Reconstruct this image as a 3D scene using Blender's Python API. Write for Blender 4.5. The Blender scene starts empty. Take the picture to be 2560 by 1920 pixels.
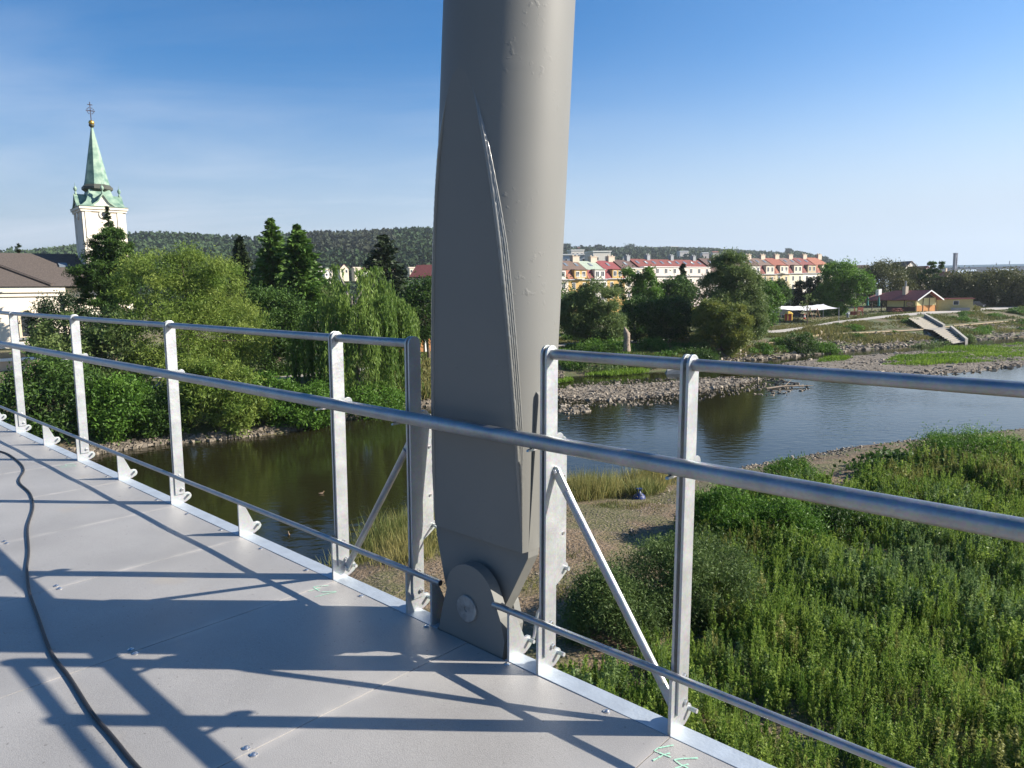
import bpy, math, random
import numpy as np
from mathutils import Vector, Matrix

rng = np.random.default_rng(11)
random.seed(5)
S = bpy.context.scene
C = S.collection
R = math.radians

# ------------------------------------------------------------------ camera, sky, sun, exposure
F = 1800.0            # focal length in pixels of a 2560 px wide frame
CAMZ = 9.5            # eye above the river
EYE = 1.55            # eye above the bridge deck


def basis(up):
    """rows = world axes expressed in camera space (x right, y up, z back)"""
    u = np.array(up, float); u /= np.linalg.norm(u)
    fw = np.array([0, 0, -1.0]); y = fw - u * fw.dot(u); y /= np.linalg.norm(y)
    x = np.cross(y, u)
    return np.array([x, y, u])


R_WC = basis((-0.02, 1.0, 225.0 / F))          # camera -> world (gravity)
R_DC = basis((0.0, 1.0, 233.0 / F))            # camera -> bridge deck (the deck rises slightly to the left)
cam_d = bpy.data.cameras.new('camera')
cam = bpy.data.objects.new('camera', cam_d)
C.objects.link(cam)
cam_d.sensor_width = 36.0
cam_d.lens = 36.0 * F / 2560.0
cam_d.clip_start = 0.05
cam_d.clip_end = 20000
M = Matrix([list(r) for r in R_WC]).to_4x4()
M.translation = (0, 0, CAMZ)
cam.matrix_world = M
S.camera = cam

# deck frame: s along the railing (towards right and near), n outwards over the river, z up
TH = R(-42.2)
DX = np.array([math.cos(TH), math.sin(TH), 0]); DN = np.array([-DX[1], DX[0], 0])
R_DW = R_WC @ R_DC.T                            # deck XYZ -> world
CAM_SN = np.array([3.2229, -2.1106, EYE])       # the camera in (s, n, z)
A = R_DW @ np.array([DX, DN, [0, 0, 1.0]]).T    # (s,n,z) -> world
T = np.array([0, 0, CAMZ]) - A @ CAM_SN
MD = Matrix([list(A[i]) + [T[i]] for i in range(3)] + [[0, 0, 0, 1]])

SUN_EL = R(30.3)
sd = np.array([math.cos(SUN_EL) * 0.99995, -0.0235 * math.cos(SUN_EL), math.sin(SUN_EL)])
sd = R_DW @ sd
sd /= np.linalg.norm(sd)
sun_d = bpy.data.lights.new('sun', 'SUN')
sun = bpy.data.objects.new('sun', sun_d)
C.objects.link(sun)
sun.rotation_euler = Vector(sd).to_track_quat('Z', 'Y').to_euler()
sun.location = (60, 0, 60)
sun_d.energy = 5.0
sun_d.angle = R(0.5)
sun_d.color = (1.0, 0.92, 0.80)

W = bpy.data.worlds.new('World')
S.world = W
W.use_nodes = True
nt = W.node_tree
nt.nodes.clear()
N = nt.nodes.new
L = nt.links.new
out = N('ShaderNodeOutputWorld'); bg = N('ShaderNodeBackground')
sky = N('ShaderNodeTexSky'); sky.sky_type = 'NISHITA'; sky.sun_disc = False
sky.sun_elevation = math.asin(sd[2]); sky.sun_rotation = math.atan2(sd[0], sd[1])
sky.altitude = 200; sky.air_density = 1.0; sky.dust_density = 0.15; sky.ozone_density = 3.0
tc = N('ShaderNodeTexCoord'); sp = N('ShaderNodeSeparateXYZ'); L(tc.outputs['Generated'], sp.inputs[0])
ad = N('ShaderNodeMath'); ad.operation = 'ADD'; ad.inputs[1].default_value = 0.12; L(sp.outputs[2], ad.inputs[0])
d1 = N('ShaderNodeMath'); d1.operation = 'DIVIDE'; L(sp.outputs[0], d1.inputs[0]); L(ad.outputs[0], d1.inputs[1])
d2 = N('ShaderNodeMath'); d2.operation = 'DIVIDE'; L(sp.outputs[1], d2.inputs[0]); L(ad.outputs[0], d2.inputs[1])
cb = N('ShaderNodeCombineXYZ'); L(d1.outputs[0], cb.inputs[0]); L(d2.outputs[0], cb.inputs[1])
mp = N('ShaderNodeMapping'); mp.inputs['Scale'].default_value = (0.55, 1.1, 1); mp.inputs['Rotation'].default_value = (0, 0, 0.6)
L(cb.outputs[0], mp.inputs[0])
nz = N('ShaderNodeTexNoise'); nz.inputs['Scale'].default_value = 1.15; nz.inputs['Detail'].default_value = 7
nz.inputs['Roughness'].default_value = 0.55; nz.inputs['Distortion'].default_value = 0.5
L(mp.outputs[0], nz.inputs['Vector'])
rp = N('ShaderNodeMapRange'); rp.inputs[1].default_value = 0.42; rp.inputs[2].default_value = 0.78
rp.inputs[3].default_value = 0.0; rp.inputs[4].default_value = 0.55
L(nz.outputs[0], rp.inputs[0])
lf = N('ShaderNodeMapRange'); lf.inputs[1].default_value = 0.28; lf.inputs[2].default_value = -0.25
lf.inputs[3].default_value = 0.0; lf.inputs[4].default_value = 1.0
L(sp.outputs[0], lf.inputs[0])
hf = N('ShaderNodeMapRange'); hf.inputs[1].default_value = 0.40; hf.inputs[2].default_value = 0.10
L(sp.outputs[2], hf.inputs[0])
m1 = N('ShaderNodeMath'); m1.operation = 'MULTIPLY'; L(rp.outputs[0], m1.inputs[0]); L(lf.outputs[0], m1.inputs[1])
m2 = N('ShaderNodeMath'); m2.operation = 'MULTIPLY'; L(m1.outputs[0], m2.inputs[0]); L(hf.outputs[0], m2.inputs[1])
mx = N('ShaderNodeMixRGB'); mx.inputs[2].default_value = (6.6, 7.2, 8.2, 1)
hs = N('ShaderNodeHueSaturation'); hs.inputs['Saturation'].default_value = 1.38
L(sky.outputs[0], hs.inputs['Color'])
gm = N('ShaderNodeVectorMath'); gm.operation = 'MULTIPLY'; gm.inputs[1].default_value = (1.44, 1.27, 1.32); L(hs.outputs[0], gm.inputs[0])
hz = N('ShaderNodeMapRange'); hz.inputs[1].default_value = -0.02; hz.inputs[2].default_value = 0.34; hz.inputs[3].default_value = 1.0; hz.inputs[4].default_value = 0.0; hz.interpolation_type = 'SMOOTHERSTEP'
L(sp.outputs[2], hz.inputs[0])
hm = N('ShaderNodeMixRGB'); hm.inputs[2].default_value = (4.5, 5.5, 6.6, 1); rx = N('ShaderNodeMapRange'); rx.inputs[1].default_value = 0.0; rx.inputs[2].default_value = 0.7; rx.inputs[3].default_value = 0.0; rx.inputs[4].default_value = 0.24
L(sp.outputs[0], rx.inputs[0]); hx = N('ShaderNodeMath'); hx.operation = 'ADD'; hx.use_clamp = True; L(hz.outputs[0], hx.inputs[0]); L(rx.outputs[0], hx.inputs[1])
L(hx.outputs[0], hm.inputs[0]); L(gm.outputs[0], hm.inputs[1])
az = N('ShaderNodeMapRange'); az.inputs[1].default_value = -0.7; az.inputs[2].default_value = 0.7; az.inputs[3].default_value = 0.84; az.inputs[4].default_value = 1.2
L(sp.outputs[0], az.inputs[0])
am = N('ShaderNodeVectorMath'); am.operation = 'SCALE'; L(hm.outputs[0], am.inputs[0]); L(az.outputs[0], am.inputs['Scale'])
L(m2.outputs[0], mx.inputs[0]); L(am.outputs[0], mx.inputs[1])
L(mx.outputs[0], bg.inputs[0]); bg.inputs[1].default_value = 0.055
L(bg.outputs[0], out.inputs[0])

S.view_settings.view_transform = 'Standard'
S.view_settings.look = 'None'
S.view_settings.exposure = 1.12
S.view_settings.gamma = 1.0
S.render.engine = 'CYCLES'
S.cycles.max_bounces = 6
S.cycles.transparent_max_bounces = 8


# ------------------------------------------------------------------ pixels of the photo -> places in the world
def ray(u, v):
    c = np.array([(u - 1280) / F, (960 - v) / F, -1.0])
    w = R_WC @ c
    return w / w[1]


def at(u, v, D):
    return np.array([0, 0, CAMZ]) + ray(u, v) * D


def gnd(u, v, z):
    r = ray(u, v)
    return np.array([0, 0, CAMZ]) + r * ((z - CAMZ) / r[2])


def px(P):
    """world points (n,3) -> pixels"""
    q = (np.asarray(P) - np.array([0, 0, CAMZ])) @ R_WC
    return np.stack([1280 + F * q[:, 0] / -q[:, 2], 960 - F * q[:, 1] / -q[:, 2]], 1)


def inpoly(pts, poly):
    x, y = pts[:, 0], pts[:, 1]; c = np.zeros(len(pts), bool); n = len(poly)
    for i in range(n):
        x0, y0 = poly[i]; x1, y1 = poly[(i + 1) % n]
        k = ((y0 > y) != (y1 > y)) & (x < (x1 - x0) * (y - y0) / (y1 - y0 + 1e-12) + x0)
        c ^= k
    return c


def snoise(P, sc, seed=0):
    """cheap smooth noise in about -1..1"""
    r = np.random.default_rng(seed); v = np.zeros(len(P))
    for i in range(6):
        k = r.normal(size=P.shape[1]) * sc * (0.6 + 0.35 * i); v += np.sin(P @ k + r.uniform(0, 6.28)) / (1 + 0.35 * i)
    return v / 2.6


# ------------------------------------------------------------------ materials
def new_mat(name):
    m = bpy.data.materials.new(name); m.use_nodes = True
    t = m.node_tree; b = t.nodes['Principled BSDF']
    return m, t, b


def pmat(name, col, rough=0.6, metal=0.0, var=0.15, scale=6.0, bump=0.0, bscale=60.0, col2=None, detail=4, thresh=None):
    m, t, b = new_mat(name)
    co = t.nodes.new('ShaderNodeTexCoord')
    n = t.nodes.new('ShaderNodeTexNoise'); n.inputs['Scale'].default_value = scale; n.inputs['Detail'].default_value = detail
    t.links.new(co.outputs['Object'], n.inputs['Vector'])
    x = t.nodes.new('ShaderNodeMixRGB')
    c1 = [max(0, c * (1 - var)) for c in col]; c2 = [min(1, c * (1 + var)) for c in (col2 or col)]
    if col2: c1 = list(col)
    x.inputs[1].default_value = (*c1, 1); x.inputs[2].default_value = (*c2, 1)
    mr = t.nodes.new('ShaderNodeMapRange'); lo, hi = thresh or (0.3, 0.7)
    mr.inputs[1].default_value = lo; mr.inputs[2].default_value = hi
    t.links.new(n.outputs[0], mr.inputs[0]); t.links.new(mr.outputs[0], x.inputs[0])
    t.links.new(x.outputs[0], b.inputs['Base Color'])
    b.inputs['Roughness'].default_value = rough; b.inputs['Metallic'].default_value = metal
    if bump:
        n2 = t.nodes.new('ShaderNodeTexNoise'); n2.inputs['Scale'].default_value = bscale; n2.inputs['Detail'].default_value = 5
        t.links.new(co.outputs['Object'], n2.inputs['Vector'])
        bp = t.nodes.new('ShaderNodeBump'); bp.inputs['Strength'].default_value = bump; bp.inputs['Distance'].default_value = 0.02
        t.links.new(n2.outputs[0], bp.inputs['Height']); t.links.new(bp.outputs[0], b.inputs['Normal'])
    return m


def fmat(name, ca, cb, trans=0.3, rough=0.5):
    """foliage: colour picked per leaf by the attribute 'tint', some light passes through"""
    m, t, b = new_mat(name)
    a = t.nodes.new('ShaderNodeAttribute'); a.attribute_name = 'tint'
    x = t.nodes.new('ShaderNodeMixRGB'); x.inputs[1].default_value = (*ca, 1); x.inputs[2].default_value = (*cb, 1)
    t.links.new(a.outputs['Fac'], x.inputs[0]); t.links.new(x.outputs[0], b.inputs['Base Color'])
    b.inputs['Roughness'].default_value = rough
    b.inputs['Specular IOR Level'].default_value = 0.2
    tr = t.nodes.new('ShaderNodeBsdfTranslucent'); t.links.new(x.outputs[0], tr.inputs[0])
    mix = t.nodes.new('ShaderNodeMixShader'); mix.inputs[0].default_value = trans
    o = t.nodes['Material Output']
    t.links.new(b.outputs[0], mix.inputs[1]); t.links.new(tr.outputs[0], mix.inputs[2]); t.links.new(mix.outputs[0], o.inputs[0])
    return m


def galv_mat():
    m, t, b = new_mat('galvanised_steel')
    co = t.nodes.new('ShaderNodeTexCoord')
    n = t.nodes.new('ShaderNodeTexNoise'); n.inputs['Scale'].default_value = 9; n.inputs['Detail'].default_value = 6
    mp = t.nodes.new('ShaderNodeMapping'); mp.inputs['Scale'].default_value = (1, 1, 1)
    t.links.new(co.outputs['Object'], mp.inputs[0]); t.links.new(mp.outputs[0], n.inputs['Vector'])
    v = t.nodes.new('ShaderNodeTexVoronoi'); v.inputs['Scale'].default_value = 110
    t.links.new(co.outputs['Object'], v.inputs['Vector'])
    x = t.nodes.new('ShaderNodeMixRGB'); x.inputs[1].default_value = (.45, .47, .48, 1); x.inputs[2].default_value = (.52, .54, .55, 1)
    mr = t.nodes.new('ShaderNodeMapRange'); mr.inputs[1].default_value = .3; mr.inputs[2].default_value = .7
    t.links.new(n.outputs[0], mr.inputs[0]); t.links.new(mr.outputs[0], x.inputs[0])
    x2 = t.nodes.new('ShaderNodeMixRGB'); x2.blend_type = 'MULTIPLY'; x2.inputs[0].default_value = .14
    t.links.new(x.outputs[0], x2.inputs[1]); t.links.new(v.outputs['Color'], x2.inputs[2]); t.links.new(x2.outputs[0], b.inputs['Base Color'])
    r = t.nodes.new('ShaderNodeMapRange'); r.inputs[3].default_value = .34; r.inputs[4].default_value = .56
    t.links.new(n.outputs[0], r.inputs[0]); t.links.new(r.outputs[0], b.inputs['Roughness'])
    b.inputs['Metallic'].default_value = .62
    n3 = t.nodes.new('ShaderNodeTexNoise'); n3.inputs['Scale'].default_value = 45; n3.inputs['Detail'].default_value = 3
    t.links.new(co.outputs['Object'], n3.inputs['Vector'])
    bp = t.nodes.new('ShaderNodeBump'); bp.inputs['Strength'].default_value = .12; bp.inputs['Distance'].default_value = .01
    t.links.new(n3.outputs[0], bp.inputs['Height']); t.links.new(bp.outputs[0], b.inputs['Normal'])
    return m


def pipe_mat():
    m = GALV.copy(); m.name = 'galvanised_pipe'; b = m.node_tree.nodes['Principled BSDF']; b.inputs['Metallic'].default_value = .9
    for q in m.node_tree.nodes:
        if q.type == 'MIX_RGB' and q.blend_type == 'MIX': q.inputs[1].default_value = (.30, .315, .33, 1); q.inputs[2].default_value = (.42, .435, .45, 1)
    return m


def deck_mat():
    m, t, b = new_mat('gritted_deck')
    co = t.nodes.new('ShaderNodeTexCoord')
    n = t.nodes.new('ShaderNodeTexNoise'); n.inputs['Scale'].default_value = 1.3; n.inputs['Detail'].default_value = 5
    g = t.nodes.new('ShaderNodeTexNoise'); g.inputs['Scale'].default_value = 260; g.inputs['Detail'].default_value = 2
    for k in (n, g): t.links.new(co.outputs['Object'], k.inputs['Vector'])
    x = t.nodes.new('ShaderNodeMixRGB'); x.inputs[1].default_value = (.248, .240, .230, 1); x.inputs[2].default_value = (.318, .309, .297, 1)
    mr = t.nodes.new('ShaderNodeMapRange'); mr.inputs[1].default_value = .35; mr.inputs[2].default_value = .65
    t.links.new(n.outputs[0], mr.inputs[0]); t.links.new(mr.outputs[0], x.inputs[0])
    x2 = t.nodes.new('ShaderNodeMixRGB'); x2.blend_type = 'OVERLAY'; x2.inputs[0].default_value = .35
    t.links.new(x.outputs[0], x2.inputs[1]); t.links.new(g.outputs[0], x2.inputs[2])
    s = t.nodes.new('ShaderNodeTexNoise'); s.inputs['Scale'].default_value = 2.6; s.inputs['Detail'].default_value = 3
    mp = t.nodes.new('ShaderNodeMapping'); mp.inputs['Location'].default_value = (7, 3, 0)
    t.links.new(co.outputs['Object'], mp.inputs[0]); t.links.new(mp.outputs[0], s.inputs['Vector'])
    ms = t.nodes.new('ShaderNodeMapRange'); ms.inputs[1].default_value = .66; ms.inputs[2].default_value = .78; ms.inputs[4].default_value = .28
    t.links.new(s.outputs[0], ms.inputs[0])
    x3 = t.nodes.new('ShaderNodeMixRGB'); x3.inputs[2].default_value = (.36, .29, .2, 1)
    t.links.new(ms.outputs[0], x3.inputs[0]); t.links.new(x2.outputs[0], x3.inputs[1])
    sx_ = t.nodes.new('ShaderNodeSeparateXYZ'); t.links.new(co.outputs['Object'], sx_.inputs[0])
    def mth(op, a, v=None, w=None):
        q = t.nodes.new('ShaderNodeMath'); q.operation = op
        t.links.new(a, q.inputs[0])
        if v is not None: q.inputs[1].default_value = v
        if w is not None: t.links.new(w, q.inputs[1])
        return q.outputs[0]
    fr_ = mth('FRACT', mth('DIVIDE', mth('ADD', sx_.outputs[0], 20 * 1.015 - .03), 1.015)); dj = mth('ABSOLUTE', mth('SUBTRACT', fr_, .5))
    du = t.nodes.new('ShaderNodeMapRange'); du.inputs[1].default_value = .455; du.inputs[2].default_value = .5; t.links.new(dj, du.inputs[0])
    dn_ = t.nodes.new('ShaderNodeTexNoise'); dn_.inputs['Scale'].default_value = 5; dn_.inputs['Detail'].default_value = 6; t.links.new(co.outputs['Object'], dn_.inputs['Vector'])
    dm_ = t.nodes.new('ShaderNodeMapRange'); dm_.inputs[1].default_value = .38; dm_.inputs[2].default_value = .66; dm_.inputs[4].default_value = .6; t.links.new(dn_.outputs[0], dm_.inputs[0])
    x4 = t.nodes.new('ShaderNodeMixRGB'); x4.inputs[2].default_value = (.46, .43, .40, 1); t.links.new(mth('MULTIPLY', du.outputs[0], None, dm_.outputs[0]), x4.inputs[0]); t.links.new(x3.outputs[0], x4.inputs[1])
    sc_ = t.nodes.new('ShaderNodeTexNoise'); sc_.inputs['Scale'].default_value = 38; sc_.inputs['Detail'].default_value = 1; t.links.new(co.outputs['Object'], sc_.inputs['Vector'])
    sr_ = t.nodes.new('ShaderNodeMapRange'); sr_.inputs[1].default_value = .73; sr_.inputs[2].default_value = .76; sr_.inputs[4].default_value = .55; t.links.new(sc_.outputs[0], sr_.inputs[0])
    x5 = t.nodes.new('ShaderNodeMixRGB'); x5.inputs[2].default_value = (.12, .11, .10, 1); t.links.new(sr_.outputs[0], x5.inputs[0]); t.links.new(x4.outputs[0], x5.inputs[1]); t.links.new(x5.outputs[0], b.inputs['Base Color'])
    b.inputs['Roughness'].default_value = .48; b.inputs['Specular IOR Level'].default_value = .75
    bp = t.nodes.new('ShaderNodeBump'); bp.inputs['Strength'].default_value = .5; bp.inputs['Distance'].default_value = .002
    t.links.new(g.outputs[0], bp.inputs['Height']); t.links.new(bp.outputs[0], b.inputs['Normal'])
    return m


def paint_mat():
    m, t, b = new_mat('grey_paint')
    co = t.nodes.new('ShaderNodeTexCoord')
    n = t.nodes.new('ShaderNodeTexNoise'); n.inputs['Scale'].default_value = 3; n.inputs['Detail'].default_value = 3
    t.links.new(co.outputs['Object'], n.inputs['Vector'])
    x = t.nodes.new('ShaderNodeMixRGB'); x.inputs[1].default_value = (.158, .159, .150, 1); x.inputs[2].default_value = (.180, .180, .169, 1)
    t.links.new(n.outputs[0], x.inputs[0]); t.links.new(x.outputs[0], b.inputs['Base Color'])
    b.inputs['Roughness'].default_value = .58
    b.inputs['Coat Weight'].default_value = .06; b.inputs['Coat Roughness'].default_value = .15; b.inputs['Specular IOR Level'].default_value = .22
    k = t.nodes.new('ShaderNodeTexNoise'); k.inputs['Scale'].default_value = 34; k.inputs['Detail'].default_value = 3
    k2 = t.nodes.new('ShaderNodeTexNoise'); k2.inputs['Scale'].default_value = 4.5; k2.inputs['Detail'].default_value = 2
    for q in (k, k2): t.links.new(co.outputs['Object'], q.inputs['Vector'])
    a = t.nodes.new('ShaderNodeMapRange'); a.inputs[1].default_value = .58; a.inputs[2].default_value = .78
    c = t.nodes.new('ShaderNodeMapRange'); c.inputs[1].default_value = .5; c.inputs[2].default_value = .66
    t.links.new(k.outputs[0], a.inputs[0]); t.links.new(k2.outputs[0], c.inputs[0])
    mu = t.nodes.new('ShaderNodeMath'); mu.operation = 'MULTIPLY'
    t.links.new(a.outputs[0], mu.inputs[0]); t.links.new(c.outputs[0], mu.inputs[1])
    bp = t.nodes.new('ShaderNodeBump'); bp.inputs['Strength'].default_value = .25; bp.inputs['Distance'].default_value = .006
    t.links.new(mu.outputs[0], bp.inputs['Height']); t.links.new(bp.outputs[0], b.inputs['Normal'])
    return m


def water_mat():
    m, t, b = new_mat('river_water')
    co = t.nodes.new('ShaderNodeTexCoord')
    b.inputs['Base Color'].default_value = (.016, .015, .006, 1)
    b.inputs['Roughness'].default_value = .06; b.inputs['IOR'].default_value = 1.33
    mp = t.nodes.new('ShaderNodeMapping'); mp.inputs['Scale'].default_value = (1.0, 1.5, 1)
    t.links.new(co.outputs['Object'], mp.inputs[0])
    n = t.nodes.new('ShaderNodeTexNoise'); n.inputs['Scale'].default_value = 1.3; n.inputs['Detail'].default_value = 4
    n2 = t.nodes.new('ShaderNodeTexNoise'); n2.inputs['Scale'].default_value = .05; n2.inputs['Detail'].default_value = 3
    t.links.new(mp.outputs[0], n.inputs['Vector']); t.links.new(co.outputs['Object'], n2.inputs['Vector'])
    mr = t.nodes.new('ShaderNodeMapRange'); mr.inputs[1].default_value = .4; mr.inputs[2].default_value = .62
    mr.inputs[3].default_value = .10; mr.inputs[4].default_value = .36
    t.links.new(n2.outputs[0], mr.inputs[0])
    bp = t.nodes.new('ShaderNodeBump'); bp.inputs['Distance'].default_value = .09
    t.links.new(mr.outputs[0], bp.inputs['Strength']); t.links.new(n.outputs[0], bp.inputs['Height'])
    t.links.new(bp.outputs[0], b.inputs['Normal'])
    return m


def zone_mat(name, ca, cb, cc, scale=.35, bump=.6):
    """earth, grass and stone in patches"""
    m, t, b = new_mat(name)
    co = t.nodes.new('ShaderNodeTexCoord')
    n = t.nodes.new('ShaderNodeTexNoise'); n.inputs['Scale'].default_value = scale; n.inputs['Detail'].default_value = 8
    n2 = t.nodes.new('ShaderNodeTexNoise'); n2.inputs['Scale'].default_value = scale * 22; n2.inputs['Detail'].default_value = 5
    for k in (n, n2): t.links.new(co.outputs['Object'], k.inputs['Vector'])
    x = t.nodes.new('ShaderNodeMixRGB'); x.inputs[1].default_value = (*ca, 1); x.inputs[2].default_value = (*cb, 1)
    mr = t.nodes.new('ShaderNodeMapRange'); mr.inputs[1].default_value = .44; mr.inputs[2].default_value = .56
    t.links.new(n.outputs[0], mr.inputs[0]); t.links.new(mr.outputs[0], x.inputs[0])
    x2 = t.nodes.new('ShaderNodeMixRGB'); x2.inputs[2].default_value = (*cc, 1)
    mr2 = t.nodes.new('ShaderNodeMapRange'); mr2.inputs[1].default_value = .52; mr2.inputs[2].default_value = .68
    t.links.new(n2.outputs[0], mr2.inputs[0]); t.links.new(mr2.outputs[0], x2.inputs[0])
    t.links.new(x.outputs[0], x2.inputs[1]); t.links.new(x2.outputs[0], b.inputs['Base Color'])
    b.inputs['Roughness'].default_value = .95
    bp = t.nodes.new('ShaderNodeBump'); bp.inputs['Strength'].default_value = bump; bp.inputs['Distance'].default_value = .15
    t.links.new(n2.outputs[0], bp.inputs['Height']); t.links.new(bp.outputs[0], b.inputs['Normal'])
    return m


GALV = galv_mat(); PIPE = pipe_mat(); DECK = deck_mat(); PAINT = paint_mat(); WATER = water_mat()
RUBBER = pmat('black_rubber', (.025, .024, .026), .55)
CHALK = pmat('green_chalk', (.33, .62, .46), .95, var=.1, scale=80)
FLANGE = pmat('zinc_sheet', (.40, .45, .50), .55, .35, var=.1, scale=12, bump=.1)
BOLT = pmat('stainless_bolt', (.6, .6, .6), .25, .9)
BARK = pmat('bark', (.10, .075, .05), .9, var=.4, scale=9, bump=.6, bscale=20)
BARKG = pmat('grey_bark', (.2, .18, .15), .9, var=.35, scale=9, bump=.6, bscale=20)
F_WIL = fmat('leaf_yellow_willow', (.09, .17, .025), (.28, .34, .075), .43)
F_WEEP = fmat('leaf_weeping_willow', (.065, .135, .022), (.22, .31, .07), .4)
F_OLIVE = fmat('leaf_olive_willow', (.07, .125, .034), (.20, .25, .085), .36)
F_YOL = fmat('leaf_mixed_yellow', (.065, .115, .028), (.27, .28, .05), .34)
F_DARK = fmat('leaf_dark', (.028, .066, .015), (.092, .165, .032), .33)
F_MID = fmat('leaf_mid', (.05, .12, .016), (.13, .24, .035), .38)
F_BRI = fmat('leaf_bright', (.07, .16, .02), (.15, .27, .04), .35)
F_CON = fmat('needle_dark', (.018, .034, .014), (.04, .06, .022), .12)
F_PINE = fmat('needle_bright', (.045, .10, .02), (.12, .21, .04), .25)
F_BRN = fmat('leaf_brown_green', (.045, .066, .02), (.145, .145, .045), .28)
F_THU = fmat('leaf_thuja', (.015, .035, .012), (.035, .06, .02), .15)
F_WEED = fmat('leaf_weed', (.065, .145, .02), (.31, .40, .08), .43)
F_LUSH = fmat('leaf_lush_grass', (.06, .14, .012), (.20, .30, .035), .4)
F_DRY = fmat('leaf_dry_grass', (.06, .12, .025), (.34, .29, .11), .35)
F_BANK = fmat('leaf_bank_grass', (.055, .10, .02), (.26, .22, .085), .3)
F_WB = fmat('leaf_willow_bush', (.045, .085, .022), (.14, .20, .06), .3, .55)
F_HILL = fmat('leaf_far_wood', (.032, .062, .024), (.052, .085, .032), .1, .8)
F_DEAD = fmat('leaf_dead_spruce', (.042, .056, .032), (.068, .070, .046), .1, .8)


# ------------------------------------------------------------------ mesh helpers
def put(o, parent=None):
    C.objects.link(o)
    if parent is not None: o.parent = parent
    return o


def quads(name, V4, mat, parent=None, tint=None, loc=None):
    """V4 (n,4,3) -> one mesh of n quads"""
    n = len(V4); me = bpy.data.meshes.new(name)
    me.vertices.add(n * 4); me.vertices.foreach_set('co', np.ascontiguousarray(V4, dtype=np.float32).ravel())
    me.loops.add(n * 4); me.loops.foreach_set('vertex_index', np.arange(n * 4, dtype=np.int32))
    me.polygons.add(n); me.polygons.foreach_set('loop_start', np.arange(0, n * 4, 4, dtype=np.int32))
    me.polygons.foreach_set('loop_total', np.full(n, 4, dtype=np.int32))
    if tint is not None:
        a = me.attributes.new('tint', 'FLOAT', 'FACE'); a.data.foreach_set('value', np.clip(tint, 0, 1).astype(np.float32))
    me.update(calc_edges=True); me.materials.append(mat)
    o = put(bpy.data.objects.new(name, me), parent)
    if loc is not None: o.location = loc
    return o


class MB:
    def __init__(self): self.V = []; self.Fc = []; self.n = 0

    def add(self, V, Fs):
        k = self.n; V = [tuple(map(float, v)) for v in V]
        self.V += V; self.Fc += [tuple(i + k for i in f) for f in Fs]; self.n += len(V); return self

    def hexa(self, p):
        return self.add(p, [(0, 3, 2, 1), (4, 5, 6, 7), (0, 1, 5, 4), (1, 2, 6, 5), (2, 3, 7, 6), (3, 0, 4, 7)])

    def box(self, x0, x1, y0, y1, z0, z1):
        return self.hexa([(x0, y0, z0), (x1, y0, z0), (x1, y1, z0), (x0, y1, z0), (x0, y0, z1), (x1, y0, z1), (x1, y1, z1), (x0, y1, z1)])

    def prism(self, poly, fr, a, b):
        """polygon of (p,q), fr(p,q,r)->xyz, extruded from r=a to r=b"""
        n = len(poly)
        V = [fr(p, q, a) for p, q in poly] + [fr(p, q, b) for p, q in poly]
        return self.add(V, [tuple(range(n - 1, -1, -1)), tuple(range(n, 2 * n))] + [(i, (i + 1) % n, n + (i + 1) % n, n + i) for i in range(n)])

    def tube(self, pts, r, seg=14, cap=True, hollow=0):
        pts = [np.array(p, float) for p in pts]; n = len(pts)
        rr = r if hasattr(r, '__len__') else [r] * n
        V = []; prev = None
        for i, p in enumerate(pts):
            t = pts[min(i + 1, n - 1)] - pts[max(i - 1, 0)]; t /= np.linalg.norm(t) + 1e-9
            if prev is None:
                h = np.array([0, 0, 1.0]) if abs(t[2]) < .9 else np.array([1.0, 0, 0])
                a = np.cross(t, h)
            else: a = prev - t * prev.dot(t)
            a /= np.linalg.norm(a); prev = a; b = np.cross(t, a)
            for k in range(seg):
                an = 2 * math.pi * k / seg; V.append(p + rr[i] * (a * math.cos(an) + b * math.sin(an)))
        Fs = [(i * seg + k, i * seg + (k + 1) % seg, (i + 1) * seg + (k + 1) % seg, (i + 1) * seg + k) for i in range(n - 1) for k in range(seg)]
        if cap: Fs += [tuple(range(seg - 1, -1, -1)), tuple((n - 1) * seg + k for k in range(seg))]
        return self.add(V, Fs)

    def lathe(self, prof, seg=24, c=(0, 0, 0), ph=0.0):
        V = []; n = len(prof)
        for r, z in prof:
            for k in range(seg):
                a = 2 * math.pi * k / seg + ph; V.append((c[0] + r * math.cos(a), c[1] + r * math.sin(a), c[2] + z))
        Fs = [(i * seg + k, i * seg + (k + 1) % seg, (i + 1) * seg + (k + 1) % seg, (i + 1) * seg + k) for i in range(n - 1) for k in range(seg)]
        Fs += [tuple(range(seg - 1, -1, -1)), tuple((n - 1) * seg + k for k in range(seg))]
        return self.add(V, Fs)

    def build(self, name, mat, parent=None, smooth=0.0, bevel=0.0, bseg=2):
        me = bpy.data.meshes.new(name); me.from_pydata(self.V, [], self.Fc); me.update(); me.materials.append(mat)
        o = put(bpy.data.objects.new(name, me), parent)
        import bmesh
        bm = bmesh.new(); bm.from_mesh(me); bmesh.ops.recalc_face_normals(bm, faces=bm.faces)
        if bevel:
            es = [e for e in bm.edges if len(e.link_faces) == 2 and e.calc_face_angle(0) > R(35)]
            bmesh.ops.bevel(bm, geom=es, offset=bevel, segments=bseg, affect='EDGES', profile=.6)
        bm.to_mesh(me); bm.free()
        if smooth:
            me.polygons.foreach_set('use_smooth', [True] * len(me.polygons))
            me.set_sharp_from_angle(angle=R(smooth))
        return o


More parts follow.
